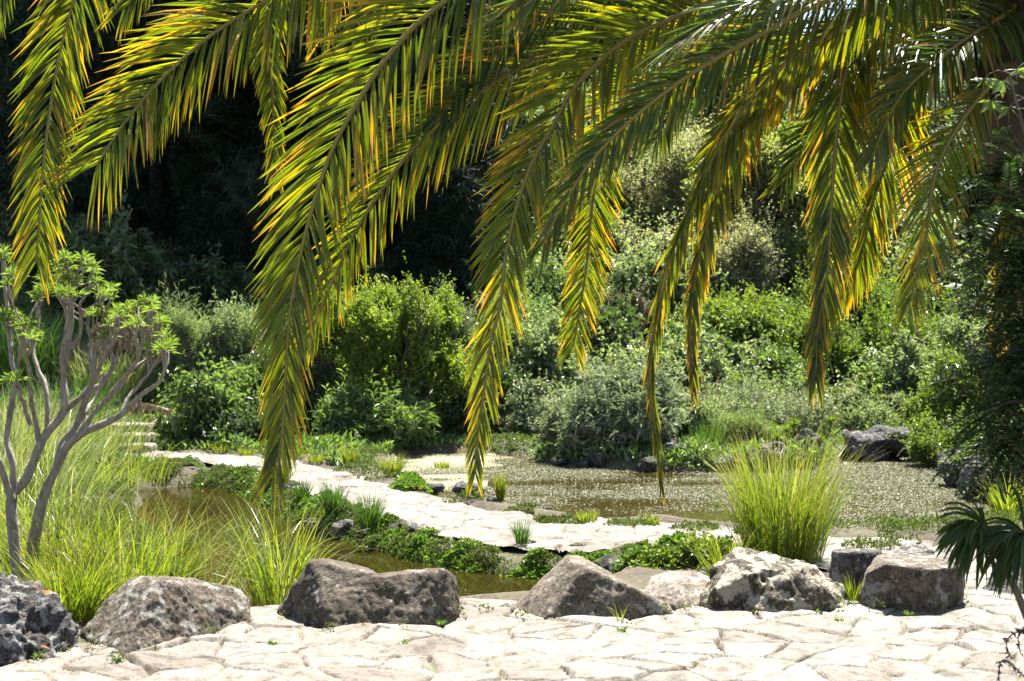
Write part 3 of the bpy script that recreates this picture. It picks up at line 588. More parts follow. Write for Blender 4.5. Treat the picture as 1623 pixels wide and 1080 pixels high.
# ------------------------------------------------------------------ grasses
def grass(name, label, cat, x, base, hpx, spread_px, n, mat, Y=None, seed=0, wid=.006, lean=.35, group=None, z=None, arch=.5, rad=None, bias=0, stalks=0):
    rng = np.random.default_rng(seed)
    if Y is None: g = G(x, base); Y = g[1]
    X = (x-811.5)/F*Y; zz = CAM_H+(HOR-base)/F*Y if z is None else z
    h = hpx/F*Y; sp = spread_px/F*Y; t = thing(name, label, cat, (X, Y, zz), group)
    R = sp*.22 if rad is None else rad
    a = rng.random(n)*6.283; r = np.sqrt(rng.random(n))*R; bx = np.cos(a)*r; by = np.sin(a)*r
    az = a+rng.normal(size=n)*.7; ln = h*(.55+.55*rng.random(n)); th = np.abs(rng.normal(size=n))*lean*.8+.04
    cu = arch*(.3+1.2*rng.random(n)**2)
    K = 7; u = np.linspace(0, 1, K)[None]
    ang = th[:, None]+cu[:, None]*u**1.6*2.0
    du = ln[:, None]/(K-1)
    hr = np.cumsum(np.sin(ang)*du, 1)-np.sin(ang[:, :1])*du; hv = np.cumsum(np.cos(ang)*du, 1)-np.cos(ang[:, :1])*du
    px = bx[:, None]+np.cos(az)[:, None]*hr+bias*hr; py = by[:, None]+np.sin(az)[:, None]*hr; pz = hv
    wd = wid*(.6+.7*rng.random(n))[:, None]*np.clip(1.05-u**2, .06, 1)
    fa = rng.random(n)*3.14; sx = np.cos(fa)[:, None]*wd/2; sy = np.sin(fa)[:, None]*wd/2
    V = np.stack([np.stack([px-sx, py-sy, pz], -1), np.stack([px+sx, py+sy, pz], -1)], 2).reshape(-1, 3)
    b = (np.arange(n)*K*2)[:, None, None]+(np.arange(K-1)*2)[None, :, None]
    Q = (b+np.array([0, 1, 3, 2])).reshape(-1, 4)
    var = np.repeat(rng.random(n), K-1); al = np.repeat(np.broadcast_to(u, (n, K)).reshape(n, K, 1), 2, 2).ravel()
    f = Buf(); f.add(V, None, Q, var, al); f.build('blades', M[mat], t)
    if stalks:
        t2 = grass(name, label, cat, x, base, hpx*1.12, spread_px, stalks, 'grass_pale', Y, seed+500, wid*.8, lean*1.7, None, zz, arch*1.25, R, bias)
        for c in list(t2.children): c.parent = t; c.name = 'dry_blades'
        bpy.data.objects.remove(t2)
    return t
grass('grass_clump', 'tallest bright yellow-green grass clump at the right, behind the lichen boulder', 'grass clump', 1240, 890, 205, 200, 900, 'grass', Y=9.4, seed=1, wid=.0065, lean=.17, arch=.34, rad=.25, stalks=210)
grass('grass_clump', 'broad yellow-green grass clump behind the wedge boulder', 'grass clump', 200, 930, 195, 290, 560, 'grass', Y=8.4, seed=2, wid=.007, lean=.32, arch=.55, rad=.36, z=-.12, stalks=90)
grass('grass_clump', 'grass clump beside the grey trunks of the bare-branched shrub', 'grass clump', 95, 925, 200, 200, 600, 'grass', Y=8.6, seed=3, wid=.007, lean=.3, arch=.5, rad=.3, z=-.08)
grass('grass_clump', 'loose green grass growing in the gap beside the dark pitted boulder', 'grass clump', 110, 985, 130, 110, 420, 'grass', Y=7.5, seed=4, wid=.007, lean=.35, arch=.4, rad=.15, z=0)
grass('grass_clump', 'arching grass clump rising behind the dotted long boulder', 'grass clump', 445, 950, 190, 200, 220, 'grass', Y=8.4, seed=5, wid=.007, lean=.25, arch=.5, rad=.16, z=-.15, stalks=60)
grass('grass_clump', 'airy grass with long bent blades over the brown pond at left', 'grass clump', 330, 940, 230, 260, 110, 'grass_pale', Y=8.6, seed=6, wid=.006, lean=.5, arch=.7, rad=.25, z=-.2)
grass('grass_clump', 'bleached grass behind the bare-branched shrub on the left bank', 'grass clump', 40, 850, 190, 240, 500, 'grass_pale', Y=10.5, seed=7, wid=.007, lean=.4, arch=.6, rad=.6, z=.05)
grass('grass_clump', 'grass fringe on the left bank where the brown pond narrows', 'grass clump', 150, 785, 80, 200, 420, 'grass', Y=13.2, seed=8, wid=.008, lean=.45, arch=.6, rad=.7, z=.05)
grass('grass_clump', 'tall straw-coloured grass below the steps at the far left', 'grass clump', 110, 735, 85, 200, 600, 'grass_pale', Y=15.2, seed=9, wid=.009, lean=.35, arch=.5, rad=.8, z=.15)
gt = 'tall grasses on the left slope'
for i, (x, b, hh, w, Y) in enumerate([(20, 690, 150, 170, 14), (90, 650, 130, 170, 16.5), (170, 600, 85, 130, 19), (40, 600, 120, 220, 19), (0, 800, 190, 180, 11.5), (110, 720, 70, 130, 15.5)]):
    grass('grass_clump', ['tall pale grass at the left edge level with the rosette branches', 'green reeds behind the middle branches of the bare shrub', 'pale grass near the brown plumes below the pines', 'dark green reeds high at the left edge', 'long pale grass low at the left edge beside the grey trunks', 'short green reeds below the stone steps at the far left'][i], 'grass clump', x, b, hh, w, 700, ['grass_pale', 'reed'][i % 2], Y=Y, seed=20+i, wid=.010, lean=.28, arch=.5, rad=.5, group=gt, z=hz((x-811.5)/F*Y, Y))
grass('grass_tuft', 'small bright tuft on the verge where path meets the tan weed mat', 'grass tuft', 622, 755, 40, 55, 260, 'grass', seed=30, wid=.007, lean=.4, arch=.4)
grass('grass_tuft', 'upright narrow grass tuft standing at the edge of the weedy pond', 'grass tuft', 793, 795, 48, 22, 150, 'grass', seed=31, wid=.007, lean=.12, arch=.12)
grass('grass_tuft', 'dark green tuft on the path bank, right of the hanging frond tip', 'grass tuft', 585, 838, 58, 60, 260, 'reed', seed=32, wid=.007, lean=.3, arch=.25)
grass('grass_tuft', 'dark green tuft on the path bank under the frond tip', 'grass tuft', 528, 815, 56, 55, 220, 'reed', seed=33, wid=.007, lean=.3, arch=.25)
grass('grass_tuft', 'bright tuft at the path edge directly below the longest frond tip', 'grass tuft', 440, 768, 50, 60, 300, 'grass', seed=34, wid=.008, lean=.3, arch=.3)
grass('grass_tuft', 'spiky grey-green tuft alone on the lower path edge', 'grass tuft', 826, 862, 44, 40, 110, 'reed', seed=35, wid=.006, lean=.4, arch=.1)
grass('grass_tuft', 'small tuft on the upper verge between path and dark shrubs', 'grass tuft', 553, 738, 36, 36, 130, 'grass', seed=36, wid=.008, lean=.3, arch=.3)
grass('grass_tuft', 'faint thin tuft on the bank left of the path bend', 'grass tuft', 480, 792, 42, 40, 120, 'reed', seed=37, wid=.006, lean=.3, arch=.2)
grass('grass_tuft', 'low grass at the near shore left of the tall clump', 'grass tuft', 930, 826, 20, 70, 160, 'grass', seed=38, wid=.007, lean=.5, arch=.4)
grass('grass_tuft', 'low grass sprouting at the near shore of clear water', 'grass tuft', 1030, 830, 18, 60, 140, 'grass', seed=39, wid=.007, lean=.5, arch=.4)
grass('rush_tuft', 'upright dark green rushes at the front of the island', 'rushes', 1122, 742, 82, 48, 420, 'reed', seed=40, wid=.012, lean=.16, arch=.15, Y=16.3, z=-.2)
grass('rush_tuft', 'fan of green rushes in the middle of the island shore', 'rushes', 935, 738, 62, 50, 240, 'reed', seed=41, wid=.014, lean=.3, arch=.25, Y=16.8, z=-.2)
grass('grass_tuft', 'bright grass arching from the right bank under dark foliage', 'grass tuft', 1600, 815, 90, 90, 160, 'grass', seed=42, wid=.010, lean=.4, arch=.4, Y=11.6, z=-.1)
grass('grass_tuft', 'grass growing between the lichen boulder and the square block', 'grass tuft', 1352, 952, 46, 32, 60, 'grass', seed=43, wid=.006, lean=.4, arch=.3, Y=8.0)
grass('grass_tuft', 'grass at the left foot of the lichen boulder near the creeper', 'grass tuft', 1150, 905, 110, 90, 160, 'grass', seed=44, wid=.006, lean=.35, arch=.35, Y=8.8, z=-.1)
grass('grass_tuft', 'a few blades at the front foot of the triangular boulder', 'grass tuft', 985, 984, 34, 34, 14, 'grass', seed=45, wid=.005, lean=.7, arch=.4)
gv = 'grasses along the verge between path and shrubs'
for i, (x, y, h) in enumerate([(390, 722, 18), (430, 724, 16), (500, 733, 18), (700, 742, 14), (660, 775, 10), (350, 716, 14), (470, 728, 24)]):
    grass('grass_tuft', 'short grass tuft along the verge above the path', 'grass tuft', x, y, h, 50, 140, 'grass', seed=50+i, wid=.008, lean=.6, arch=.4, group=gv)
gw = 'tiny weeds in the paving joints'
for i, (x, y) in enumerate([(648, 992), (700, 990), (432, 1022), (185, 1048), (1440, 975), (1290, 972), (640, 1022), (60, 1042), (1330, 985), (985, 1000)]):
    grass('weed', 'tiny green weed sprouting from a joint of the paving', 'weed', x, y, 9, 26, 34, 'cover', seed=70+i, wid=.010, lean=.9, arch=.5, group=gw)

# creeping plants: nobody could count them
def cover(name, pts, n, mat, seed, L=.028, Wd=.02, amp=.09, hump=.05):
    rng = np.random.default_rng(seed); pts = np.array(pts, float)      # pts: world x, y, radius, lift
    k = rng.integers(0, len(pts), n); r = pts[k, 2]*np.sqrt(rng.random(n)); a = rng.random(n)*6.283
    X = pts[k, 0]+np.cos(a)*r; Y = pts[k, 1]+np.sin(a)*r
    q = np.stack([X*3, Y*3, 0*X], -1); ok = noise(q, seed) > -.3; X, Y, k, r = X[ok], Y[ok], k[ok], r[ok]
    Z = height(X[:, None], Y[:, None])[:, 0]+pts[k, 3]*(1-(r/pts[k, 2])**2)+hump*np.abs(noise(np.stack([X*9, Y*9, 0*X], -1), 3))+rng.random(len(X))*amp*.3
    B = np.stack([X, Y, Z], -1); D = rng.normal(size=(len(X), 3)); D[:, 2] = np.abs(D[:, 2])+.3
    b = Buf(); add_leaves(b, B, D, L*(.6+.8*rng.random(len(X))), Wd, rng.random(len(X)), rng); o = b.build(name, M[mat]); tag(o, kind='stuff'); return o
rng0 = np.random.default_rng(8)
low_edge = [(200, 728), (260, 732), (330, 737), (400, 752), (440, 766), (480, 790), (510, 806), (545, 815), (580, 828), (620, 836), (660, 846), (700, 852), (740, 860), (790, 868), (840, 876), (870, 880)]
pp = []
for x, y in low_edge:
    for q in range(8):
        g = G(x+rng0.normal()*16, y+14+rng0.random()*28); pp.append((g[0], g[1], .15+.09*rng0.random(), .02+.04*rng0.random()))
cover('creeping_plants', pp, 90000, 'moss', 1, .024, .013)
pp2 = [(*G(x, y)[:2], r, .05) for x, y, r in [(505, 800, .2), (500, 812, .2), (540, 818, .15), (700, 868, .16), (740, 878, .18), (785, 880, .2), (820, 884, .2), (860, 886, .16), (950, 884, .12), (640, 745, .2), (660, 768, .2), (650, 772, .2)]]
cover('ground_cover', pp2, 13000, 'cover', 2, .035, .028)
pp3 = [(*(G(x, y)[:2]), r, .03) for x, y, r in [(900, 826, .16), (1000, 830, .2), (1100, 836, .2), (870, 824, .12), (1440, 852, .22), (1500, 858, .2), (1560, 862, .2), (1380, 862, .2), (820, 812, .15), (730, 792, .2), (1200, 845, .2), (560, 745, .3), (610, 756, .3), (440, 722, .4), (380, 716, .4), (700, 730, .1)]]
cover('ground_cover', pp3, 9000, 'moss', 3, .03, .016)
# creeper over the lava boulders
def creeper(label, blobs, seed, n=900):
    rng = np.random.default_rng(seed); c = np.mean([b[:3] for b in blobs], 0); base = np.array([c[0], c[1], min(b[2]-b[5] for b in blobs)])
    t = thing('creeper', label, 'plant', base); fb = Buf(); sb = Buf()
    foliage(fb, sb, [(b[0]-base[0], b[1]-base[1], b[2]-base[2], *b[3:]) for b in blobs], rng, n, 9, .03, .024, .06, .3, .9, base=(0, 0, 0), branch=.3, gap=-.2, gfreq=7)
    fb.build('leaves', M['bush_yellow'], t); sb.build('stems', M['twig'], t)
creeper('green creeper hanging over the front of the lava boulder', n=260, blobs=[(*P(1050, 885, 9.15), .16, .12, .10), (*P(1090, 880, 9.15), .14, .1, .12), (*P(1075, 898, 9.05), .16, .1, .08), (*P(1020, 895, 9.1), .1, .1, .06), (*P(1095, 858, 9.6), .08, .1, .04)], seed=5)
creeper('leafy weeds at the left foot of the lichen boulder', [(*P(1150, 890, 9.0), .12, .1, .12), (*P(1140, 872, 9.3), .1, .1, .08)], 6, 350)

# pond weed
def pondweed():
    rng = np.random.default_rng(4); n = 560000
    lo = far_pond.min(0); hi = far_pond.max(0); q = lo+(hi-lo)*rng.random((n, 2)); q = q[sdist(q[:, 0], q[:, 1], far_pond) > -.1]
    X, Y = q[:, 0], q[:, 1]; px = 811.5+X/Y*F; row = 0
    w3 = np.stack([X*1.4, Y*1.4, 0*X], -1)
    mat_ = sstep(-1.2, -1.9, X-(Y-14)*.05+noise(w3, 2)*.4)*sstep(13.6, 15, Y)       # dense tan mat at the left
    clear = sstep(12.0, 12.8, Y+.5*noise(w3, 6)+sstep(2.2, 3.2, X)*1.8)
    dens = np.clip(.32+.55*fbm(w3*1.3*np.array([.7, 1.6, 1]), 3, 3)+.30*sstep(1.5, 3.5, X), .02, .9)*clear+mat_*.9
    k = rng.random(len(X)) < dens; X, Y, mat_ = X[k], Y[k], mat_[k]
    B = np.stack([X, Y, -.12+.004+.012*rng.random(len(X))], -1); D = rng.normal(size=(len(X), 3)); D[:, 2] *= .35
    b = Buf(); v = rng.random(len(X))*(1-.3*mat_)+.0
    add_leaves(b, B, D, (.015*(.6+.9*rng.random(len(X)))), .011, v, rng, flat=2.2, fold=.2)
    o = b.build('pond_weed', M['weed']); tag(o, kind='stuff')
pondweed()
# weed mat sheet at the tan end of the pond
def matsheet():
    m, nt, out = nodes('algae_mat'); tc = N(nt, 'ShaderNodeTexCoord')
    n1 = N(nt, 'ShaderNodeTexNoise', i_Scale=30.0, i_Detail=6.0, i_Roughness=.75); nt.links.new(tc.outputs['Object'], n1.inputs['Vector'])
    c = ramp(nt, n1.outputs[0], [(.35, (.06, .055, .02)), (.5, (.15, .135, .06)), (.7, (.22, .20, .10))])
    pb = N(nt, 'ShaderNodeBsdfPrincipled', i_Roughness=.6); nt.links.new(c, pb.inputs['Base Color'])
    bp = N(nt, 'ShaderNodeBump', i_Strength=.6, i_Distance=.02); nt.links.new(n1.outputs[0], bp.inputs['Height']); nt.links.new(bp.outputs[0], pb.inputs['Normal'])
    nt.links.new(pb.outputs[0], out.inputs[0])
    xs = np.arange(-3, 3.4, .05); ys = np.arange(12, 20, .05); X, Y = np.meshgrid(xs, ys)
    w3 = np.stack([X.ravel()*1.6, Y.ravel()*1.6, 0*X.ravel()], -1); f = (fbm(w3, 4, 3)).reshape(X.shape)
    inside = sdist(X, Y, far_pond) > -.15
    keep = inside & ((X-(Y-14)*.12+f*.55 < -.35) & (Y > 13.7+.5*f) | (Y > 17.4+.6*f))
    Q_ = keep[:-1, :-1] & keep[1:, :-1] & keep[:-1, 1:] & keep[1:, 1:]
    n, k = X.shape; idx = np.arange(n*k).reshape(n, k); Q = np.stack([idx[:-1, :-1], idx[:-1, 1:], idx[1:, 1:], idx[1:, :-1]], -1)[Q_]
    used = np.unique(Q); mp = np.full(n*k, -1); mp[used] = np.arange(len(used))
    Z = -.12+.004+.003*noise(np.stack([X.ravel()*8, Y.ravel()*8, 0*X.ravel()], -1), 5)
    o = mesh('algae_mat', np.stack([X.ravel(), Y.ravel(), Z], -1)[used], [mp[Q]], m, smooth=True); tag(o, kind='stuff')
matsheet()
o = rock_mesh('white_scrap', [[G(1343, 738, -.12)+np.array(v) for v in [(-.05, 0, 0), (.05, .02, 0), (0, .08, 0), (0, .03, .04), (-.03, .05, .03)]]], 'tan_stone', voxel=.008, amp=.004)
mw, nt, out = nodes('white_paper'); pb = N(nt, 'ShaderNodeBsdfPrincipled', i_Roughness=.6); pb.inputs['Base Color'].default_value = (.75, .76, .78, 1); nt.links.new(pb.outputs[0], out.inputs[0])
o.data.materials.clear(); o.data.materials.append(mw); tag(o, 'small white scrap floating on the pond weed', 'litter')

# ------------------------------------------------------------------ bare-branched rosette shrub (left)
def z4(*l): return [(x*.352, 380+y*.352) for x, y in l]
def rosette_shrub(name, label, org, branches, seed, rosettes):
    rng = np.random.default_rng(seed); t = thing(name, label, 'shrub', org); b = Buf()
    tips = []; alls = []
    for pts, Ya, Yb, r0, r1 in branches:
        Ys = np.linspace(Ya, Yb, len(pts)); w = [P(x, y, Y) for (x, y), Y in zip(pts, Ys)]
        n = max(12, 6*len(w)); s = spline(w, n); u = np.linspace(0, 1, n)
        r = (r0+(r1-r0)*u)*.86*(1+.16*noise(np.stack([u*17, u*0+seed, u*0+r0*99], -1), 3))
        s = s+np.stack([noise(np.stack([u*9, u*0+q, u*0+r0*50+Ya], -1), 5) for q in (1, 2, 3)], -1)*.008
        tube(b, s-org, r, 8, rng.random()); tips.append(s[-1]); alls.append(s[n//3:])
    f = Buf(); allp = np.vstack(alls)
    ros = [(*P(x, y, Y),) for x, y, Y in rosettes]+[tuple(q) for q in tips]
    for c in ros:
        k_ = rng.integers(1, 4); scl = .85+.5*rng.random()
        for j in range(k_):
            cc = np.array(c)+rng.normal(size=3)*[.04, .06, .03]*(j > 0); n = rng.integers(20, 32); scl *= .9
            dd = np.linalg.norm((allp-cc)*[1, 1, .8]+[0, 0, .10], axis=1); q = allp[np.argmin(dd+(allp[:, 2] > cc[2]-.03)*1)]
            tube(b, spline([q, (q+cc)/2+rng.normal(size=3)*.012+[0, 0, -.015], cc], 9)-org, np.linspace(.0075, .005, 9), 6, rng.random())
            th = rng.random(n)*1.5+.1; ph = rng.random(n)*6.283
            D = np.stack([np.sin(th)*np.cos(ph), np.sin(th)*np.sin(ph), np.cos(th)], -1)
            add_leaves(f, cc-org+D*.008, D, (.045+.045*rng.random(n))*scl, .009, np.clip(rng.random()*.5+rng.random(n)*.5, 0, 1), rng, flat=1.2, fold=.1, droop=.25)
    b.build('branches', M['bark_grey'], t, smooth=True); f.build('leaf_rosettes', M['rosette'], t)
Yb = 8.15
brA = [
    ([(30, 930), (30, 917), (22, 850), (18, 790), (42, 757), (70, 693), (95, 662), (102, 640), (100, 598), (109, 549), (113, 486), (118, 450)], Yb, Yb+.2, .045, .014),
    ([(18, 790), (0, 740), (-25, 700), (-60, 640)], Yb, Yb-.2, .026, .018),
    ([(18, 790), (21, 740), (11, 697), (18, 640), (25, 605), (19, 563), (14, 531), (11, 486), (7, 440), (3, 408)], Yb, Yb+.3, .024, .012),
    ([(25, 605), (30, 570), (35, 535), (39, 515)], Yb+.2, Yb+.1, .015, .010),
    ([(74, 685), (74, 623), (58, 584), (55, 545), (60, 503), (67, 455)], Yb+.1, Yb+.4, .019, .010),
    ([(60, 700), (56, 665), (49, 640), (46, 591), (40, 560), (46, 535)], Yb+.1, Yb-.2, .019, .010),
    ([(46, 672), (35, 633), (26, 600)], Yb, Yb-.2, .016, .012),
    ([(100, 598), (98, 560), (106, 521), (102, 482), (106, 466)], Yb+.15, Yb, .018, .010),
    ([(109, 552), (127, 531), (128, 486), (141, 450), (148, 430)], Yb+.2, Yb+.4, .017, .009)]
rosA = z4((20, 60), (70, 170), (300, 130), (330, 180), (370, 80), (420, 130), (190, 250), (100, 370), (30, 370), (120, 410), (300, 100), (260, 170), (55, 150), (20, 350), (60, 340))
rosette_shrub('rosette_shrub', 'bare-branched shrub with grey trunk and bright leaf rosettes at the left edge', P(30, 930, Yb), brA, 1, [(x, y, Yb+.2) for x, y in rosA])
Yc = 8.3
brB = [
    ([(47, 930), (49, 917), (55, 848), (69, 789), (88, 746), (106, 707), (137, 683), (190, 658), (225, 626), (253, 605), (262, 577), (260, 556)], Yc, Yc-.1, .046, .010),
    ([(120, 695), (155, 648), (183, 623), (211, 584), (232, 567), (246, 535), (250, 516)], Yc, Yc+.3, .020, .010),
    ([(88, 746), (100, 705), (116, 679), (141, 626), (165, 605), (180, 574), (175, 552), (194, 528), (197, 496)], Yc, Yc+.3, .028, .010),
    ([(155, 648), (180, 620), (197, 598), (218, 570), (216, 545), (218, 515)], Yc+.1, Yc-.2, .016, .009),
    ([(218, 568), (229, 535), (232, 507), (240, 490)], Yc-.1, Yc-.1, .012, .009),
    ([(102, 651), (130, 628), (148, 600), (151, 560), (155, 545), (165, 521), (164, 496)], Yc+.1, Yc+.1, .022, .010),
    ([(148, 600), (144, 570), (143, 535), (139, 496), (155, 479), (164, 470)], Yc+.1, Yc+.3, .018, .009),
    ([(151, 600), (169, 556), (176, 549), (186, 500)], Yc, Yc-.2, .016, .009),
    ([(190, 655), (205, 630), (235, 590), (243, 560)], Yc, Yc+.2, .014, .009),
    ([(100, 715), (135, 655), (150, 630), (165, 590)], Yc+.1, Yc+.4, .018, .010)]
rosB = z4((430, 190), (260, 230), (470, 250), (440, 340), (620, 310), (620, 375), (690, 280), (720, 370), (750, 450), (545, 345), (490, 400), (480, 450), (650, 270), (670, 320))
rosette_shrub('rosette_shrub', 'second bare-branched rosette shrub leaning right over the brown pond', P(47, 930, Yc), brB, 2, [(x, y, Yc+.1) for x, y in rosB])
t = thing('plant_label', 'small pale green plant label on a stake beside the grey trunks', 'label', P(80, 948, 7.75))
b = Buf(); b.add(np.array([[-.028, 0, .075], [.028, 0, .075], [.03, .02, .14], [-.024, .02, .14], [-.028, .003, .075], [.028, .003, .075], [.03, .023, .14], [-.024, .023, .14]]), None, [[0, 1, 2, 3], [7, 6, 5, 4], [0, 4, 5, 1], [1, 5, 6, 2], [2, 6, 7, 3], [3, 7, 4, 0]])
ml, nt, out = nodes('label_plastic'); pb = N(nt, 'ShaderNodeBsdfPrincipled', i_Roughness=.35); pb.inputs['Base Color'].default_value = (.35, .62, .50, 1); nt.links.new(pb.outputs[0], out.inputs[0])
b.build('plate', ml, t); b = Buf(); tube(b, [(0, .005, -.06), (0, .012, .08)], .004, 6); b.build('stake', M['twig'], t)

# ------------------------------------------------------------------ palm
CRX, CRY, CRZ = 2.52, 6.45, 3.35
pr = thing('palm_tree', 'large feather palm with a rough dark trunk and long arching fronds', 'palm tree', (CRX, CRY, 0)); PO = np.array([CRX, CRY, 0.])
def trunk():
    b = Buf(); rng = np.random.default_rng(3)
    zz = np.linspace(-.1, 3.3, 26); r = .27+.02*np.sin(zz*3)+.24*sstep(1.8, 2.6, zz)
    tube(b, np.stack([.10+.62*(1-sstep(.2, 2.6, zz)), zz*0, zz], -1), r, 20, .5)
    b.build('trunk', M['bark_palm'], pr, smooth=True)
    b = Buf()
    for k in range(280):
        u = k/280; z = .25+u*3.1; a = k*2.39996; rad = .27+.24*sstep(1.8, 2.6, z)
        d = np.array([math.cos(a), math.sin(a), 0]); base = np.array([.10+.62*(1-sstep(.2, 2.6, z)), 0, z])+d*(rad-.04)
        sz = (.38+.42*sstep(1.8, 2.8, z))*(.8+.4*rng.random()); ln = .16*sz+.12*sz*rng.random()*sstep(1.8, 2.6, z)
        s = np.cross([0, 0, 1], d); up = nrm(d*.75+np.array([0, 0, .65])); wv = .12*sz; th = .05*sz
        c0 = base; c1 = base+up*ln; nn = np.cross(up, s)
        V = [c0+s*wv-nn*th, c0-s*wv-nn*th, c0-s*wv*.9+nn*th, c0+s*wv*.9+nn*th, c1+s*wv*.55-nn*th*.5, c1-s*wv*.5-nn*th*.5, c1-s*wv*.5+nn*th*.6, c1+s*wv*.5+nn*th*.5]
        b.add(np.array(V)+rng.normal(size=(8, 3))*.008, None, [[3, 2, 1, 0], [4, 5, 6, 7], [0, 1, 5, 4], [1, 2, 6, 5], [2, 3, 7, 6], [3, 0, 4, 7]], rng.random())
    b.build('leaf_bases', M['bark_palm'], pr)
trunk()
def frond(pts, mat='frond', Lmax=.46, Nf=(0, -1, .25), n=95, seed=0, dry=.0, ragged=.12, droop=.25, w=.026, start=.12, a0=62, a1=24, taper=1.0, rr=.016, dens=1, vfold=.35, tipL=.45, label=None):
    """pts: (x px, y px, depth) or world points flagged by len==4 ; builds leaflets along a rachis"""
    rng = np.random.default_rng(seed)
    wp = np.array([P(*p) if len(p) == 3 else np.array(p[:3], float) for p in pts])
    S = spline(wp, 90); seg = np.linalg.norm(np.diff(S, axis=0), axis=1); Lc = np.concatenate([[0], np.cumsum(seg)]); tot = Lc[-1]
    T = nrm(np.gradient(S, axis=0)); Nf = np.array(Nf, float)
    rb = Buf(); u = Lc/tot; tube(rb, S-PO, rr*(1.0-.86*u)+.0025, 6, .5)
    b = Buf()
    n = int(tot*54*dens); w *= .60; Lmax *= 1.16
    us = start+(1-start)*np.linspace(0, 1, n)
    K = 5; tt = np.linspace(0, 1, K)
    for side in (-1, 1):
        uu = us+rng.normal(size=n)*.003; uu = np.clip(uu, 0, .999); x = uu*tot
        P0 = np.stack([np.interp(x, Lc, S[:, c]) for c in range(3)], -1); Tt = nrm(np.stack([np.interp(x, Lc, T[:, c]) for c in range(3)], -1))
        sv = nrm(np.cross(Tt, Nf))*side; nv = nrm(np.cross(sv, Tt))*side; nv = nv*np.sign((nv@Nf))[:, None]
        un = (uu-start)/(1-start)
        L = Lmax*(np.minimum(1, .45+un*2.2))*(1-(1-tipL)*un**2.2)*(1-ragged*rng.random(n))*taper
        ang = np.radians(a0+(a1-a0)*un**1.3)+rng.normal(size=n)*.07
        vf = vfold+rng.normal(size=n)*.16
        D0 = nrm(Tt*np.cos(ang)[:, None]+(sv*np.cos(vf)[:, None]+nv*np.sin(vf)[:, None])*np.sin(ang)[:, None])
        g = (droop*(.5+rng.random(n)))[:, None]
        cen = [P0]; d = D0
        for k in range(1, K):
            d = nrm(d+np.array([0, 0, -1.])*g*.45+rng.normal(size=(n, 3))*.02); cen.append(cen[-1]+d*(L/(K-1))[:, None])
        cen = np.stack(cen, 1); dv = nrm(np.gradient(cen, axis=1))
        wv = nrm(np.cross(dv, (nv+Tt*.6+rng.normal(size=(n, 3))*.22)[:, None]))      # blade width direction
        nb = np.cross(wv, dv)
        prof = np.array([.35, 1, .95, .65, .04])[None, :, None]*w*(.8+.35*rng.random(n))[:, None, None]*np.clip(.55+L/Lmax*.5, .3, 1)[:, None, None]
        A = cen+wv*prof*.5+nb*prof*.22; Bm = cen; Cc = cen-wv*prof*.5+nb*prof*.22
        V = np.stack([A, Bm, Cc], 2).reshape(-1, 3)
        i = (np.arange(n)*K*3)[:, None, None]+(np.arange(K-1)*3)[None, :, None]
        Q = np.concatenate([(i+np.array([0, 1, 4, 3])).reshape(-1, 4), (i+np.array([1, 2, 5, 4])).reshape(-1, 4)])
        vr = np.clip(rng.random(n)*.75+.25*rng.random(), 0, 1); var = np.concatenate([np.repeat(vr, K-1)]*2)
        dr = .85*rng.random(n)**4+dry+.2*un*rng.random(n)
        al = np.clip(tt[None]*.9+(dr-.41)[:, None], 0, 1.05)
        b.add(V-PO, None, Q, var, np.repeat(al[..., None], 3, 2).ravel())
    f = b.build('frond', M[mat], pr); 
    if label: f['label'] = label
    rb.build('rachis', M['rachis'], f, smooth=True); return f
CR = (1735, -160)          # crown, photo pixels
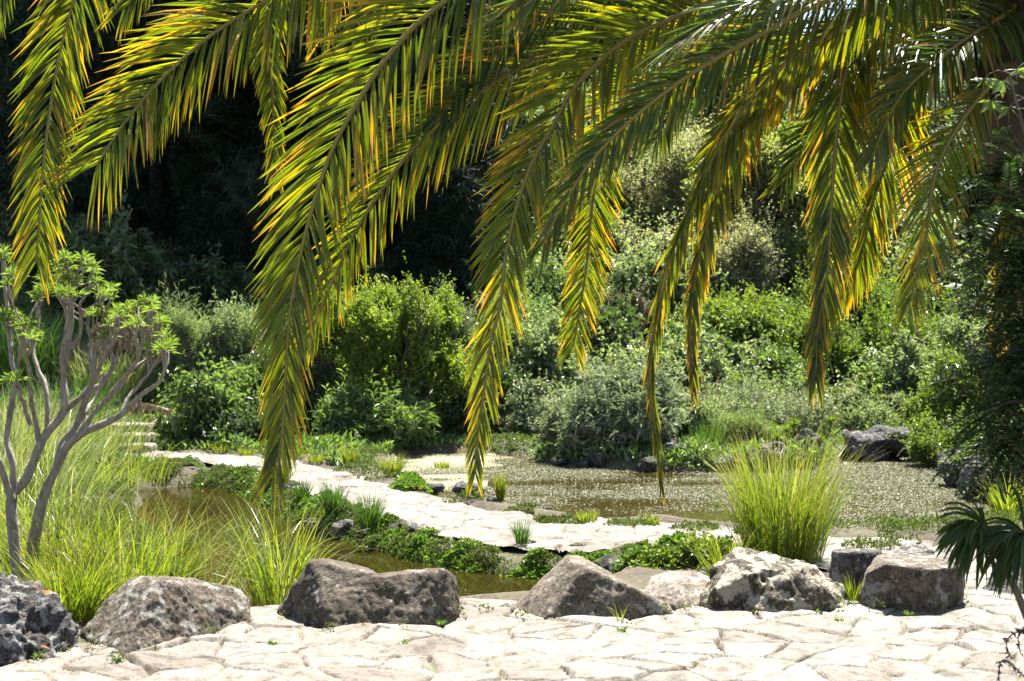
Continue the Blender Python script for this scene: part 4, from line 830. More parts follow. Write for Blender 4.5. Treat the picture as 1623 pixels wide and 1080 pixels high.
FR = [
 # far left fronds
 dict(pts=[(CRX, CRY, CRZ, 0), (1000, -560, 6.5), (520, -540, 6.5), (210, -260, 6.4), (118, 0, 6.3), (88, 120, 6.3), (70, 250, 6.2), (64, 330, 6.2), (58, 415, 6.2)], Lmax=.43, seed=1, Nf=(.15, -1, .2), droop=.22, a0=60, a1=30, start=.25),
 dict(pts=[(CRX, CRY, CRZ, 0), (1200, -420, 6.6), (800, -250, 6.6), (560, -85, 6.5), (440, -10, 6.4), (340, 52, 6.3), (260, 122, 6.3), (200, 192, 6.2), (153, 262, 6.2)], Lmax=.48, seed=2, dry=.08, droop=.28, a0=64, a1=38, tipL=.6, start=.3, rr=.02),
 dict(pts=[(CRX, CRY, CRZ, 0), (1100, -420, 6.8), (700, -330, 7.0), (480, -120, 7.0), (428, 40, 7.0), (432, 150, 6.9), (438, 285, 6.9)], Lmax=.25, seed=3, start=.4, w=.02),
 dict(pts=[(CRX, CRY, CRZ, 0), (1200, -330, 6.8), (800, -260, 6.9), (600, -110, 6.9), (530, -10, 6.9), (508, 60, 6.9)], Lmax=.30, seed=34, start=.5, dry=.15),
 # the two big fronds of the left centre
 dict(pts=[(CRX, CRY, CRZ, 0), (1300, -300, 6.0), (950, -160, 5.8), (708, 0, 5.7), (622, 81, 5.7), (569, 159, 5.7), (524, 244, 5.7), (485, 367, 5.7), (461, 485, 5.7), (454, 577, 5.7), (447, 690, 5.7), (432, 752, 5.7)], Lmax=.50, seed=4, n=120, droop=.24, a0=62, a1=24, start=.22, rr=.02, tipL=.32, ragged=.16),
 dict(pts=[(CRX, CRY, CRZ, 0), (1400, -170, 6.3), (1180, -60, 6.3), (1042, 0, 6.3), (928, 53, 6.3), (846, 94, 6.3), (785, 130, 6.3), (704, 191, 6.3), (651, 240, 6.3), (602, 305, 6.3), (561, 371, 6.3), (530, 440, 6.3), (490, 530, 6.3)], Lmax=.45, seed=5, dry=.06, start=.2, rr=.02, tipL=.35),
 dict(pts=[(CRX, CRY, CRZ, 0), (1350, -120, 5.9), (1120, 5, 5.9), (997, 61, 5.9), (915, 134, 5.9), (879, 195, 5.9), (846, 253, 5.9), (822, 318, 5.9), (801, 407, 5.9), (794, 477, 5.9), (778, 543, 5.9), (768, 613, 5.9), (757, 691, 5.9), (753, 748, 5.9)], Lmax=.36, seed=6, dry=.04, start=.2, rr=.018, droop=.22, a1=20, tipL=.30),
 dict(pts=[(CRX, CRY, CRZ, 0), (1450, -40, 5.6), (1303, 4, 5.5), (1225, 45, 5.5), (1100, 115, 5.5), (1009, 183, 5.5), (940, 252, 5.5), (891, 326, 5.5), (862, 385, 5.5)], Lmax=.30, seed=7, Nf=(.75, -.5, .6), start=.2, rr=.02, mat='frond_dark', vfold=-.1),
 dict(pts=[(CRX, CRY, CRZ, 0), (1350, -40, 6.7), (1130, 60, 6.7), (1010, 140, 6.7), (955, 215, 6.7), (944, 285, 6.7), (936, 346, 6.7), (932, 400, 6.7), (924, 458, 6.7), (908, 551, 6.7)], Lmax=.26, seed=8, start=.35, w=.02, dry=.05, a0=60, a1=35, tipL=.5),
 # centre right
 dict(pts=[(CRX, CRY, CRZ, 0), (1480, -60, 5.9), (1343, 40, 5.8), (1270, 80, 5.8), (1209, 134, 5.8), (1164, 191, 5.8), (1131, 244, 5.8), (1099, 318, 5.8), (1070, 387, 5.8), (1054, 440, 5.8), (1037, 520, 5.8), (1030, 600, 5.8), (1038, 680, 5.8), (1047, 762, 5.8)], Lmax=.24, seed=9, Nf=(.9, -.5, .3), a0=42, a1=14, start=.25, mat='frond', vfold=.1, droop=.4),
 dict(pts=[(CRX, CRY, CRZ, 0), (1500, -40, 6.4), (1300, 90, 6.4), (1210, 150, 6.4), (1184, 195, 6.4), (1152, 265, 6.4), (1127, 338, 6.4), (1103, 432, 6.4), (1094, 510, 6.4), (1098, 612, 6.4)], Lmax=.24, seed=10, Nf=(.6, -.8, .2), a0=46, a1=14, start=.3, dry=.22, droop=.35),
 dict(pts=[(CRX, CRY, CRZ, 0), (1560, -60, 6.0), (1420, 10, 6.0), (1365, 60, 6.0), (1340, 115, 6.0), (1328, 190, 6.0), (1319, 300, 6.0), (1311, 432, 6.0), (1297, 516, 6.0), (1293, 598, 6.0)], Lmax=.30, seed=11, start=.3, a0=50, a1=16, droop=.35, rr=.015),
 dict(pts=[(CRX, CRY, CRZ, 0), (1580, 0, 6.8), (1450, 90, 6.8), (1410, 240, 6.8), (1384, 318, 6.8), (1364, 407, 6.8), (1340, 455, 6.8), (1318, 482, 6.8)], Lmax=.30, seed=12, Nf=(.5, -.9, .2), start=.35, dry=.2, a0=48, a1=20),
 dict(pts=[(1610, 90, 6.2), (1567, 138, 6.2), (1527, 187, 6.2), (1494, 244, 6.2), (1478, 297, 6.2), (1466, 383, 6.2), (1440, 485, 6.2)], Lmax=.31, seed=13, start=.12, dry=.12, a0=55, a1=22, rr=.014, w=.02),
 dict(pts=[(CRX, CRY, CRZ, 0), (1640, 150, 6.6), (1618, 300, 6.6), (1600, 400, 6.6), (1588, 480, 6.6), (1580, 540, 6.6)], Lmax=.24, seed=14, start=.25, dry=.3, mat='frond', a1=20),
 dict(pts=[(CRX, CRY, CRZ, 0), (1560, 40, 6.5), (1420, 130, 6.5), (1300, 200, 6.5), (1240, 290, 6.5)], Lmax=.3, seed=15, start=.2, mat='frond_dark'),
 # horizontal mass at the top right
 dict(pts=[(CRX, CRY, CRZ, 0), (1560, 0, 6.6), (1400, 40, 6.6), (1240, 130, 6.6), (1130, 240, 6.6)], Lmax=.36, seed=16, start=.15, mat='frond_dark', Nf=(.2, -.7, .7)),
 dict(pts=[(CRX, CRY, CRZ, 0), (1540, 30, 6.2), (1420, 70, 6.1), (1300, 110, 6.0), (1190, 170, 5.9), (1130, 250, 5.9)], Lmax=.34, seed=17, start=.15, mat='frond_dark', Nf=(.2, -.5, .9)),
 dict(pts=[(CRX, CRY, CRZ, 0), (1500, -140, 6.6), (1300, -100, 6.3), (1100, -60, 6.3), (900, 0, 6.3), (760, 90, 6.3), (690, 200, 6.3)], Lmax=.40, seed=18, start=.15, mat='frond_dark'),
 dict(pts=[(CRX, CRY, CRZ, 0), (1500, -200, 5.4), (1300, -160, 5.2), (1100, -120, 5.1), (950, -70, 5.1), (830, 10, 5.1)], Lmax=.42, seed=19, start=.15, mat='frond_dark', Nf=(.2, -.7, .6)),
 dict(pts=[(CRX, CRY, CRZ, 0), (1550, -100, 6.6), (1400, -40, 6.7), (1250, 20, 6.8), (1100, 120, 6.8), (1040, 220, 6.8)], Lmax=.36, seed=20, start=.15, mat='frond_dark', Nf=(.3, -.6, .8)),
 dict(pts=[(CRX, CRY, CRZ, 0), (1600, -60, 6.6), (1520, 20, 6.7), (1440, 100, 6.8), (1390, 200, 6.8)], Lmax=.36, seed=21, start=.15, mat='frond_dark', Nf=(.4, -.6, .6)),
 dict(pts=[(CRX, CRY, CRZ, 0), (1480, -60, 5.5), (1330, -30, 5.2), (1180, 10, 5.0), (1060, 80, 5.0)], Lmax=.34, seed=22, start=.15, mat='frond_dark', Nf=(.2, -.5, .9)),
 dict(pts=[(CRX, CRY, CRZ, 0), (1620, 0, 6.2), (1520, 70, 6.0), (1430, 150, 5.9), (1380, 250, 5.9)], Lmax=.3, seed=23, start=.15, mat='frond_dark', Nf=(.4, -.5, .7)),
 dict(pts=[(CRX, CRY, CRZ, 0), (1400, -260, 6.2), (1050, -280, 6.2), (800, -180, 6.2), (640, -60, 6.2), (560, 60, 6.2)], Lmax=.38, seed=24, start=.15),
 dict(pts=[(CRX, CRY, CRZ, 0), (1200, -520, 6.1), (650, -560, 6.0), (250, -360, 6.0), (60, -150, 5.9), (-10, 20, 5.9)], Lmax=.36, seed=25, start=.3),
 dict(pts=[(CRX, CRY, CRZ, 0), (1250, -400, 6.1), (820, -380, 6.1), (520, -230, 6.1), (300, -110, 6.1), (200, 10, 6.1)], Lmax=.36, seed=26, start=.35, dry=.05),
]
for f in FR: frond(**f)
# the rest of the crown, above and behind the picture
rc = np.random.default_rng(77)
for k in range(26):
    az = rc.random()*2*math.pi; 
    az = -.9+1.5*rc.random()
    el = .55+.75*rc.random(); L = 3.0+1.0*rc.random(); pts = [(CRX, CRY, CRZ, 0)]; p = np.array([CRX, CRY, CRZ]); e = el
    for q in range(6):
        p = p+np.array([math.cos(az)*math.cos(e), math.sin(az)*math.cos(e), math.sin(e)])*L/6; pts.append((*p, 0)); e -= .30+.05*q
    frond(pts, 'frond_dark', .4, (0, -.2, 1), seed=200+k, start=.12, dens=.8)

# ------------------------------------------------------------------ shaded plants at the right edge
def feathery(label, branches, seed, mat='shade_leaf', Lf=.22):
    rng = np.random.default_rng(seed); org = np.array([2.35, 4.9, 0.]); t = thing('feathery_tree', label, 'tree', org); sb = Buf(); fb = Buf()
    for pts, Y0, Y1, r in branches:
        w = [P(x, y, Y) for (x, y), Y in zip(pts, np.linspace(Y0, Y1, len(pts)))]; s = spline(w, 30)
        tube(sb, s-org, np.linspace(r, .002, 30), 6, .4)
        for i in range(5, 30):
            for q in range(1+(i % 3 == 0)):
                d = nrm(rng.normal(size=3)*.6+np.array([-.5, 0, -.25])); L = Lf*(.5+.6*rng.random()); a = s[i]
                pts2 = np.array([a+d*L*u+np.array([0, 0, -.35*L*u*u]) for u in np.linspace(0, 1, 8)]); tube(sb, pts2-org, .0012, 3, .4, False)
                n = 26; u = np.repeat(np.linspace(.1, 1, n//2), 2); B = np.stack([np.interp(u, np.linspace(0, 1, 8), pts2[:, c]) for c in range(3)], -1)
                sd_ = nrm(np.cross(d, rng.normal(size=3)*.3+[0, 0, 1])); D = np.where((np.arange(n) % 2)[:, None] > 0, sd_, -sd_)+d*.5
                add_leaves(fb, B-org, D, .042*(1.1-.5*u), .012, rng.random(n), rng, flat=1.5)
    sb.build('branches', M['bark_dark'], t, smooth=True); fb.build('foliage', M[mat], t)
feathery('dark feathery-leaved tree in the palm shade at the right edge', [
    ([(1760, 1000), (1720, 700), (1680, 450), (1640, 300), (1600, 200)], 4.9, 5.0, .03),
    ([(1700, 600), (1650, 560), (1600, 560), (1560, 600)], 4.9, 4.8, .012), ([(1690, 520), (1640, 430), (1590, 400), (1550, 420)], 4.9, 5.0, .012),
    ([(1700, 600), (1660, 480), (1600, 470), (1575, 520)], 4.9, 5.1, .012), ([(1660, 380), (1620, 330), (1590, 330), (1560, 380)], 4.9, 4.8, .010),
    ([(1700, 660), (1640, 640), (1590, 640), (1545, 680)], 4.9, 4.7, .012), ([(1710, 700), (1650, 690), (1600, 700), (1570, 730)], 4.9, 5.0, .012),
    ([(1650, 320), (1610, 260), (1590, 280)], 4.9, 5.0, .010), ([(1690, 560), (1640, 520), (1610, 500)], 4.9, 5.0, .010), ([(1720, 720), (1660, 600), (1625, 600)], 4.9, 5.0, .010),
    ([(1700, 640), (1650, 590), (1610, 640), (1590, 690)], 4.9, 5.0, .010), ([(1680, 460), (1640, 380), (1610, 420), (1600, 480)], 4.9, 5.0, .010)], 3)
def strap_plant(label, x, y, Y, seed, n=34, L=.34, toward=(-.9, -.1, .25), name='strap_leaved_plant', base=None):
    rng = np.random.default_rng(seed); c = P(x, y, Y); base = np.array([c[0]+.25, c[1], 0.]) if base is None else base
    t = thing(name, label, 'plant', base); b = Buf(); tube(b, spline([base-base, (c-base)*.6+[.06, 0, 0], c-base], 12), np.linspace(.018, .010, 12), 7, .5); b.build('stem', M['twig'], t)
    f = Buf(); K = 6
    for k in range(n):
        d = nrm(np.array(toward)*.9+rng.normal(size=3)*.75); L_ = L*(.6+.5*rng.random()); p = c-base; cen = [p.copy()]
        for q in range(K-1):
            d = nrm(d+np.array([0, 0, -.34])); p = p+d*L_/(K-1); cen.append(p.copy())
        cen = np.array(cen); dv = nrm(np.gradient(cen, axis=0)); s = nrm(np.cross(dv, rng.normal(size=3)*.4+[0, -.6, .5])); w = np.array([.4, .8, 1, 1, .8, .15])[:, None]*.0125
        V = np.stack([cen-s*w/2, cen+s*w/2], 1).reshape(-1, 3); i = np.arange(K-1)[:, None]*2; f.add(V, None, i+np.array([0, 1, 3, 2]), rng.random(), np.repeat(np.linspace(0, 1, K), 2))
    f.build('leaves', M['strap'], t)
strap_plant('dark plant with drooping strap leaves in front of the paving at the right edge', 1560, 835, 4.7, 1, 95, .20)
strap_plant('second shaded strap-leaved head hanging lower at the right edge', 1625, 850, 4.6, 2, 75, .22, base=np.array([2.0, 4.6, 0.]))
def deadtwig():
    rng = np.random.default_rng(5); base = P(1680, 1180, 4.0); t = thing('dead_twig', 'dry dark twig with shrivelled leaves at the lower right corner', 'twig', base); b = Buf(); f = Buf()
    for pts in ([(1680, 1000), (1620, 1000), (1596, 1015), (1600, 1040)], [(1680, 960), (1640, 985), (1615, 1005), (1617, 1035)], [(1640, 1090), (1600, 1050), (1586, 1050), (1582, 1078)]):
        w = spline([P(x, y, 4.0) for x, y in pts], 24)-base; tube(b, w, .0022, 4, .5)
        i = rng.integers(6, 24, 46); add_leaves(f, w[i], rng.normal(size=(46, 3))+[0, 0, -.6], .016, .007, rng.random(46), rng)
    tube(b, spline([np.zeros(3), P(1690, 1050, 4.0)-base, P(1680, 960, 4.0)-base], 10), .004, 5); b.build('stem', M['dead'], t); f.build('leaves', M['dead'], t)
deadtwig()
def lobed():
    rng = np.random.default_rng(6); base = np.array([2.35, 5.1, 1.2]); t = thing('lobed_leaf_vine', 'vine with a few dark lobed leaves against the black gap at the right', 'vine', base); f = Buf(); b = Buf()
    for x, y, s in [(1528, 452, .075), (1545, 440, .06), (1515, 482, .05), (1560, 470, .05), (1572, 160, .06), (1590, 130, .06), (1560, 125, .05), (1600, 170, .06), (1612, 110, .05)]:
        c = P(x, y, 5.1)-base; n = 5
        for k in range(n):
            a = -math.pi/2+(k-2)*.75; D = np.array([[math.cos(a), .1, math.sin(a)]]); add_leaves(f, c[None], D, s, s*.5, np.array([.6]), rng, flat=.1, fold=.05)
        tube(b, spline([c, c+[.05, 0, .03], c+[.18, .05, .0]], 8), .0018, 4)
    tube(b, spline([P(1700, 640, 5.1)-base, P(1620, 480, 5.15)-base, P(1640, 300, 5.15)-base, P(1600, 120, 5.1)-base], 30), .006, 5)
    b.build('stem', M['twig'], t); f.build('leaves', M['bush_mid'], t)
lobed()

# ------------------------------------------------------------------ shrubs
def S(label, x, top, base, w, Y, mat, sty, seed, name='shrub', cat='shrub', **k):
    return shrub(name, label, cat, x, top, base, w, Y, mat, sty, seed=seed, **k)
def upright(rng, w, h):     # rising sprays over a full base
    out = [(0, 0, h*.36, w*.40, w*.34, h*.34)]
    for i in range(26):
        a = rng.random()*6.28; r = math.sqrt(rng.random())*.46; top = h*(1.02-1.3*r*r-.16*rng.random()); rz = h*(.14+.10*rng.random())
        out.append((math.cos(a)*r*w, math.sin(a)*r*w*.8, top-rz, w*.10, w*.10, rz))
    return out
# left
S('pale grey-green bush left of the longest frond', 345, 478, 655, 175, 19.5, 'bush_pale', 'fine', 101, nb=10)
S('feathery pale yellow-green bush beside the steps', 275, 478, 640, 90, 19.0, 'bush_pale', 'wisp', 102, nb=6)
S('broad-leaved bush drooping over the dark bank near the steps', 330, 575, 722, 200, 17.8, 'bush_mid', 'broad', 103, nb=11, dens=1.1)
S('dark bush in the gap left of the yellow-green bush', 455, 520, 724, 130, 18.4, 'bush_dark', 'small', 104, nb=10)
S('dark low shrub at the path edge under the broad-leaved bush', 400, 640, 722, 150, 17.4, 'bush_dark', 'small', 105, nb=8)
S('large bright yellow-green bush in the centre left', 612, 418, 695, 262, 18.6, 'bush_bright', 'fine', 106, shape=upright, dens=.95, lscale=1.2, gap=-.1, up=.9)
S('dark glossy shrub below the bright yellow-green bush', 590, 590, 726, 210, 17.8, 'bush_mid', 'long', 107, nb=12, dens=1.1)
S('dark shrub in the shadow right of the yellow-green bush', 700, 580, 722, 130, 18.6, 'bush_dark', 'small', 108, nb=9)
S('wispy grey-green shrub behind the yellow-green bush', 705, 455, 640, 90, 20.5, 'bush_grey', 'wisp', 109, nb=6)
S('deep green shrub left of the island', 775, 560, 722, 130, 19.4, 'bush_dark', 'small', 110, nb=9)
S('light shrub with reddish twigs between the hanging frond and the island', 835, 590, 718, 110, 18.9, 'bush_white', 'small', 111, nb=8)
S('whitish-green shrub behind the hanging middle frond', 855, 470, 640, 130, 21.5, 'bush_pale', 'small', 112, nb=9)
S('tall mixed green shrub above the middle of the pond', 870, 400, 600, 120, 24.0, 'bush_mid', 'small', 113, nb=9, lscale=1.2)
S('reddish-brown twiggy bush beside the short bright frond', 985, 450, 575, 115, 23.0, 'bush_brown', 'small', 114, nb=9, dens=.8, lscale=1.1)
# island
S('large grey-green shrub on the island', 985, 572, 748, 215, 16.7, 'bush_grey', 'long', 115, nb=13, dens=1.15, ground_z=-.1)
S('loose pale shrub at the left tip of the island', 885, 600, 740, 105, 16.9, 'bush_white', 'small', 116, nb=8, ground_z=-.1)
S('dark leafy skirt along the front of the island shrub', 960, 670, 745, 200, 16.8, 'bush_mid', 'small', 117, nb=9, ground_z=-.15)
S('green herb thicket in the middle of the island', 1085, 600, 745, 110, 17.2, 'bush_pale', 'herb', 118, nb=8, ground_z=-.1)
S('soft pale herb bush right of the rushes', 1165, 650, 748, 120, 17.0, 'bush_pale', 'wisp', 119, nb=8, ground_z=-.1, lscale=.7)
S('feathery herbs with pale flower heads on the island', 1215, 600, 735, 190, 18.4, 'bush_white', 'herb', 120, nb=12, ground_z=-.05, dens=.9)
S('brownish dry herbs at the back of the island', 1125, 610, 700, 110, 18.9, 'bush_brown', 'herb', 121, nb=7)
S('yellow-green spurge with open tiers left of the island back', 1165, 585, 660, 90, 19.6, 'bush_yellow', 'round', 122, nb=6, dens=.8)
S('white-flowered shrub behind the island', 1245, 575, 680, 110, 20.0, 'bush_white', 'small', 123, nb=8, dens=.8)
S('low herb patch above the grey rock pair', 1370, 620, 722, 130, 18.8, 'bush_pale', 'herb', 124, nb=8, dens=.8)
S('light green shrub with round heads right of the rock pair', 1430, 520, 690, 130, 20.0, 'bush_pale', 'round', 125, nb=9)
S('tall pale shrub near the black gap at the right', 1545, 490, 650, 150, 19.0, 'bush_pale', 'long', 126, nb=10)
S('yellowish shrub with red-tinted leaves on the right slope', 1490, 560, 700, 120, 18.3, 'bush_yellow', 'small', 127, nb=9, dens=.85)
S('low yellow-green growth on the right pond bank', 1500, 640, 755, 110, 16.2, 'bush_yellow', 'herb', 128, nb=8)
S('leafy green mass hanging over the right pond bank', 1560, 650, 790, 110, 14.2, 'bush_mid', 'small', 129, nb=9)
S('dark leafy shrub at the extreme right behind the feathery tree', 1640, 620, 800, 130, 12.6, 'bush_mid', 'small', 130, nb=9)
S('pale shrub on the slope at the right edge', 1620, 480, 660, 120, 18.5, 'bush_pale', 'small', 131, nb=8)
# mid slope
S('olive shrub with small bright leaves above the island', 1175, 448, 612, 150, 23.0, 'bush_bright', 'small', 132, nb=10, dens=.95)
S('dark shrub behind the olive shrub', 1240, 500, 620, 110, 23.8, 'bush_dark', 'small', 133, nb=8)
S('dense deep green bush below the paired fronds', 1370, 430, 610, 170, 24.5, 'bush_mid', 'small', 134, nb=11, lscale=1.1)
S('dark undergrowth behind the herb patch', 1310, 540, 640, 150, 22.5, 'bush_dark', 'small', 135, nb=8)
S('green bush left of the narrow hanging frond', 1075, 480, 610, 110, 23.0, 'bush_mid', 'small', 136, nb=8)
S('pale green bush in the middle distance above the pond', 940, 540, 640, 110, 21.0, 'bush_pale', 'small', 137, nb=8)
S('dim bluish-green shrub at the foot of the pines', 205, 405, 480, 130, 24.5, 'bush_dark', 'broad', 138, nb=8)
S('dim shrub among the pine trunks right of the first', 285, 425, 485, 110, 26, 'bush_dark', 'small', 139, nb=7)
S('bush at the foot of the pines behind the yellow-green bush', 480, 440, 560, 160, 22.5, 'bush_dark', 'small', 140, nb=8)
S('bush on the left slope behind the tall grasses', 60, 470, 590, 170, 22, 'bush_mid', 'small', 141, nb=8)
S('green thicket left of the pale bush', 200, 520, 620, 120, 20.5, 'bush_mid', 'small', 142, nb=8)
# papyrus-like tufts and round-headed stalks
def umbels(label, spots, seed, r, stalk, mat='cover', name='papyrus', n=90, Lw=.006, flat=False):
    rng = np.random.default_rng(seed); c = np.mean([P(*s) for s in spots], 0); base = np.array([c[0], c[1], hz(c[0], c[1])-.05])
    t = thing(name, label, 'plant', base); f = Buf(); b = Buf()
    for s in spots:
        p = P(*s)-base; tube(b, spline([np.array([p[0]*.5, p[1]*.5, 0]), p*[.9, .9, .5], p], 8), .006, 5)
        D = nrm(rng.normal(size=(n, 3))+[0, 0, .35]); add_leaves(f, np.repeat(p[None], n, 0), D, r*(.7+.4*rng.random(n)), Lw, rng.random(n), rng)
    b.build('stalks', M['reed'], t); f.build('heads', M[mat], t)
umbels('green papyrus tufts like round mops beside the tall dark island rock', [(1258, 672, 16.8), (1300, 698, 16.6), (1262, 703, 16.5), (1232, 695, 16.6), (1246, 682, 17), (1225, 680, 17), (1318, 668, 17.4)], 1, .11, .4, 'bush_yellow', n=160, Lw=.008)
umbels('spurge with round green flower heads right of the island', [(1364, 597, 19), (1378, 596, 19), (1350, 612, 19), (1336, 621, 19), (1378, 612, 19), (1393, 614, 19), (1345, 610, 19.2), (1360, 630, 19), (1325, 640, 19), (1400, 630, 19)], 2, .06, .5, 'tree_lime', name='spurge', n=140, Lw=.02)
umbels('pale yucca-like rosettes among the herbs near the rock pair', [(1352, 622, 18.8), (1340, 632, 18.7), (1372, 640, 18.7), (1432, 640, 18.8), (1425, 632, 18.9)], 3, .14, .3, 'bush_silver', name='rosette_plant', n=80, Lw=.012)
def plume(label, pts, Y, seed, group=None):
    rng = np.random.default_rng(seed); w = spline([P(x, y, Y) for x, y in pts], 20); base = w[0]; t = thing('seed_plume', label, 'grass plume', base, group); b = Buf(); f = Buf()
    tube(b, w-base, .004, 4); i = rng.integers(11, 20, 260); add_leaves(f, w[i]-base+rng.normal(size=(260, 3))*.012, rng.normal(size=(260, 3))*.5+[.1, 0, -.9], .075, .008, rng.random(260), rng, droop=.2)
    b.build('stalk', M['grass_pale'], t); f.build('plume', M['plume'], t)
plume('drooping brown seed plume hanging above the stone steps', [(150, 700), (165, 650), (205, 640), (240, 642), (268, 650)], 14.5, 1)
for i, (x, y) in enumerate([(178, 490), (190, 500), (200, 492), (168, 505), (210, 498), (150, 515), (185, 512)]):
    plume('brown seed plume standing among the tall grasses of the left slope', [(x-15, y+130), (x-6, y+60), (x, y+5), (x+6, y)], 17.5, 10+i, 'brown plumes of the tall grasses')

# ------------------------------------------------------------------ background trees
def tree_blobs(rng, R, h, n, droopy=False):
    out = []
    for i in range(n):
        a = rng.random()*6.28; r = math.sqrt(rng.random())*.62; z = h*(.14+.78*rng.random()); k = math.sqrt(max(0.1, 1-((z/h-.55)/.6)**2))
        s = R*(.26+.16*rng.random()); out.append((math.cos(a)*r*R*k*1.2, math.sin(a)*r*R*k*1.2, z, s, s, s*.8))
    out.append((0, 0, h*.5, R*.45, R*.45, h*.25)); return out
def make_tree(label, mat, R, h, ntw, lpt, L, Wd, seed, n=14, tl=.5, up=.3, sp=.8, droop=.1, bark='twig', gap=-.2, group=None, name='tree', trunk_r=None):
    rng = np.random.default_rng(seed); t = thing(name, label, 'tree', (0, 0, 0), group); fb = Buf(); sb = Buf()
    foliage(fb, sb, tree_blobs(rng, R, h, n), rng, ntw, lpt, L, Wd, tl, up, sp, droop=droop, base=(0, 0, h*.12), gap=gap, gfreq=2.2/R, branch=.75, tw=.012)
    tr = trunk_r or h*.022; tube(sb, spline([(0, 0, -.6), (.1, 0, h*.15), (0, .1, h*.4), (.1, 0, h*.75)], 14), np.linspace(tr, tr*.3, 14), 9)
    fb.build('crown', M[mat], t); sb.build('trunk', M[bark], t, smooth=True); return t
def setpx(t, x, base, Y, s=1, rz=0, dz=0):
    X = (x-811.5)/F*Y; t.location = (X, Y, hz(X, Y)-.1+dz); t.scale = (s, s, s); t.rotation_euler = (0, 0, rz)
def hero(label, x, top, Y, wpx, mat, L, Wd, seed, ntw=2600, lpt=14, **k):
    X = (x-811.5)/F*Y; z0 = hz(X, Y); h = (CAM_H+(HOR-top)/F*Y-z0)*1.08; R = wpx*1.2/F*Y/2
    t = make_tree(label, mat, R, h, ntw, lpt, L, Wd, seed, **k); t.location = (X, Y, z0-.1); return t
hero('tall silvery pale green tree filling the centre gap between fronds', 1020, 185, 29, 210, 'tree_glow', .07, .02, 301, 4200, 14, up=.9, tl=.5, n=22)
hero('lime-green leafy tree behind the dark hanging frond', 1190, 250, 27, 220, 'tree_lime', .085, .055, 302, 4200, 12)
hero('grey olive-like bush tree below the lime-green tree', 1150, 365, 25, 150, 'tree_glow', .05, .014, 303, 3600, 16, up=.7)
hero('fresh green tree behind the right-hand fronds', 1400, 250, 30, 260, 'tree_glow', .09, .05, 304, 4200, 12)
hero('broad-leaved light tree left of the black gap', 1455, 330, 26, 150, 'bush_pale', .12, .05, 305, 2600, 10)
hero('green tree high behind the centre fronds', 900, 150, 43, 220, 'bush_mid', .09, .04, 306, 4200, 12)
hero('yellow-green tree between the centre fronds', 1290, 190, 40, 230, 'bush_yellow', .09, .04, 307, 4200, 12)
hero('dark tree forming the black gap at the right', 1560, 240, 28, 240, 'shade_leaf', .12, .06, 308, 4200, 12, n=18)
hero('green tree in the middle distance above the centre of the pond', 900, 330, 27, 150, 'bush_mid', .07, .035, 309, 3200, 12)
hero('pale tree in the middle distance behind the short bright frond', 1060, 340, 26.5, 150, 'tree_glow', .07, .03, 310, 3400, 12)
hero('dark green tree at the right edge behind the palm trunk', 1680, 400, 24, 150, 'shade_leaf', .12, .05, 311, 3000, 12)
hero('sunlit pale tree at the far left edge beyond the pines', 20, 130, 46, 120, 'bush_pale', .12, .05, 312, 3000, 12)
hero('green tree high at the top left corner', 45, -20, 56, 150, 'bush_mid', .14, .06, 313, 3200, 12)
hero('second pale tree lower at the left edge', -10, 260, 40, 110, 'bush_grey', .10, .04, 314, 3000, 12)
gh = 'trees covering the hillside'
lab = ['mid green rounded tree on the wooded hillside', 'yellow-green rounded tree on the wooded hillside', 'grey-green rounded tree on the wooded hillside', 'dark green rounded tree on the wooded hillside']
prot = [make_tree(lab[i], m, 2.6, 6.0, 3200, 12, .17, .09, 330+i, n=16, tl=.7, group=gh) for i, m in enumerate(['bush_mid', 'bush_yellow', 'bush_grey', 'bush_dark'])]
rt = random.Random(21); cnt = [0]*4; placed = []
def hill_tree(X, Y, s, k):
    t = prot[k] if cnt[k] == 0 else copy_tree(prot[k]); cnt[k] += 1
    t.location = (X, Y, hz(X, Y)-.3); t.scale = (s, s, s*(.9+.3*rt.random())); t.rotation_euler = (0, 0, rt.random()*6.28)
tries = 0
while len(placed) < 150 and tries < 9000:
    tries += 1; Y = 34+rt.random()**1.2*110; X = (rt.random()*.86-.43)*Y; u = X/Y*F+811.5
    if (Y < 52 and 40 < u < 780) or (Y < 60 and u >= 780 and rt.random() < .6): continue
    s = .75+.5*rt.random()+Y*.004
    s *= 1-.3*sstep(950, 1100, u)
    if any((X-a)**2+(Y-b)**2 < (2.0*(s+c))**2*.8 for a, b, c in placed): continue
    placed.append((X, Y, s)); hill_tree(X, Y, s, rt.choice([0, 0, 1, 2, 3]))

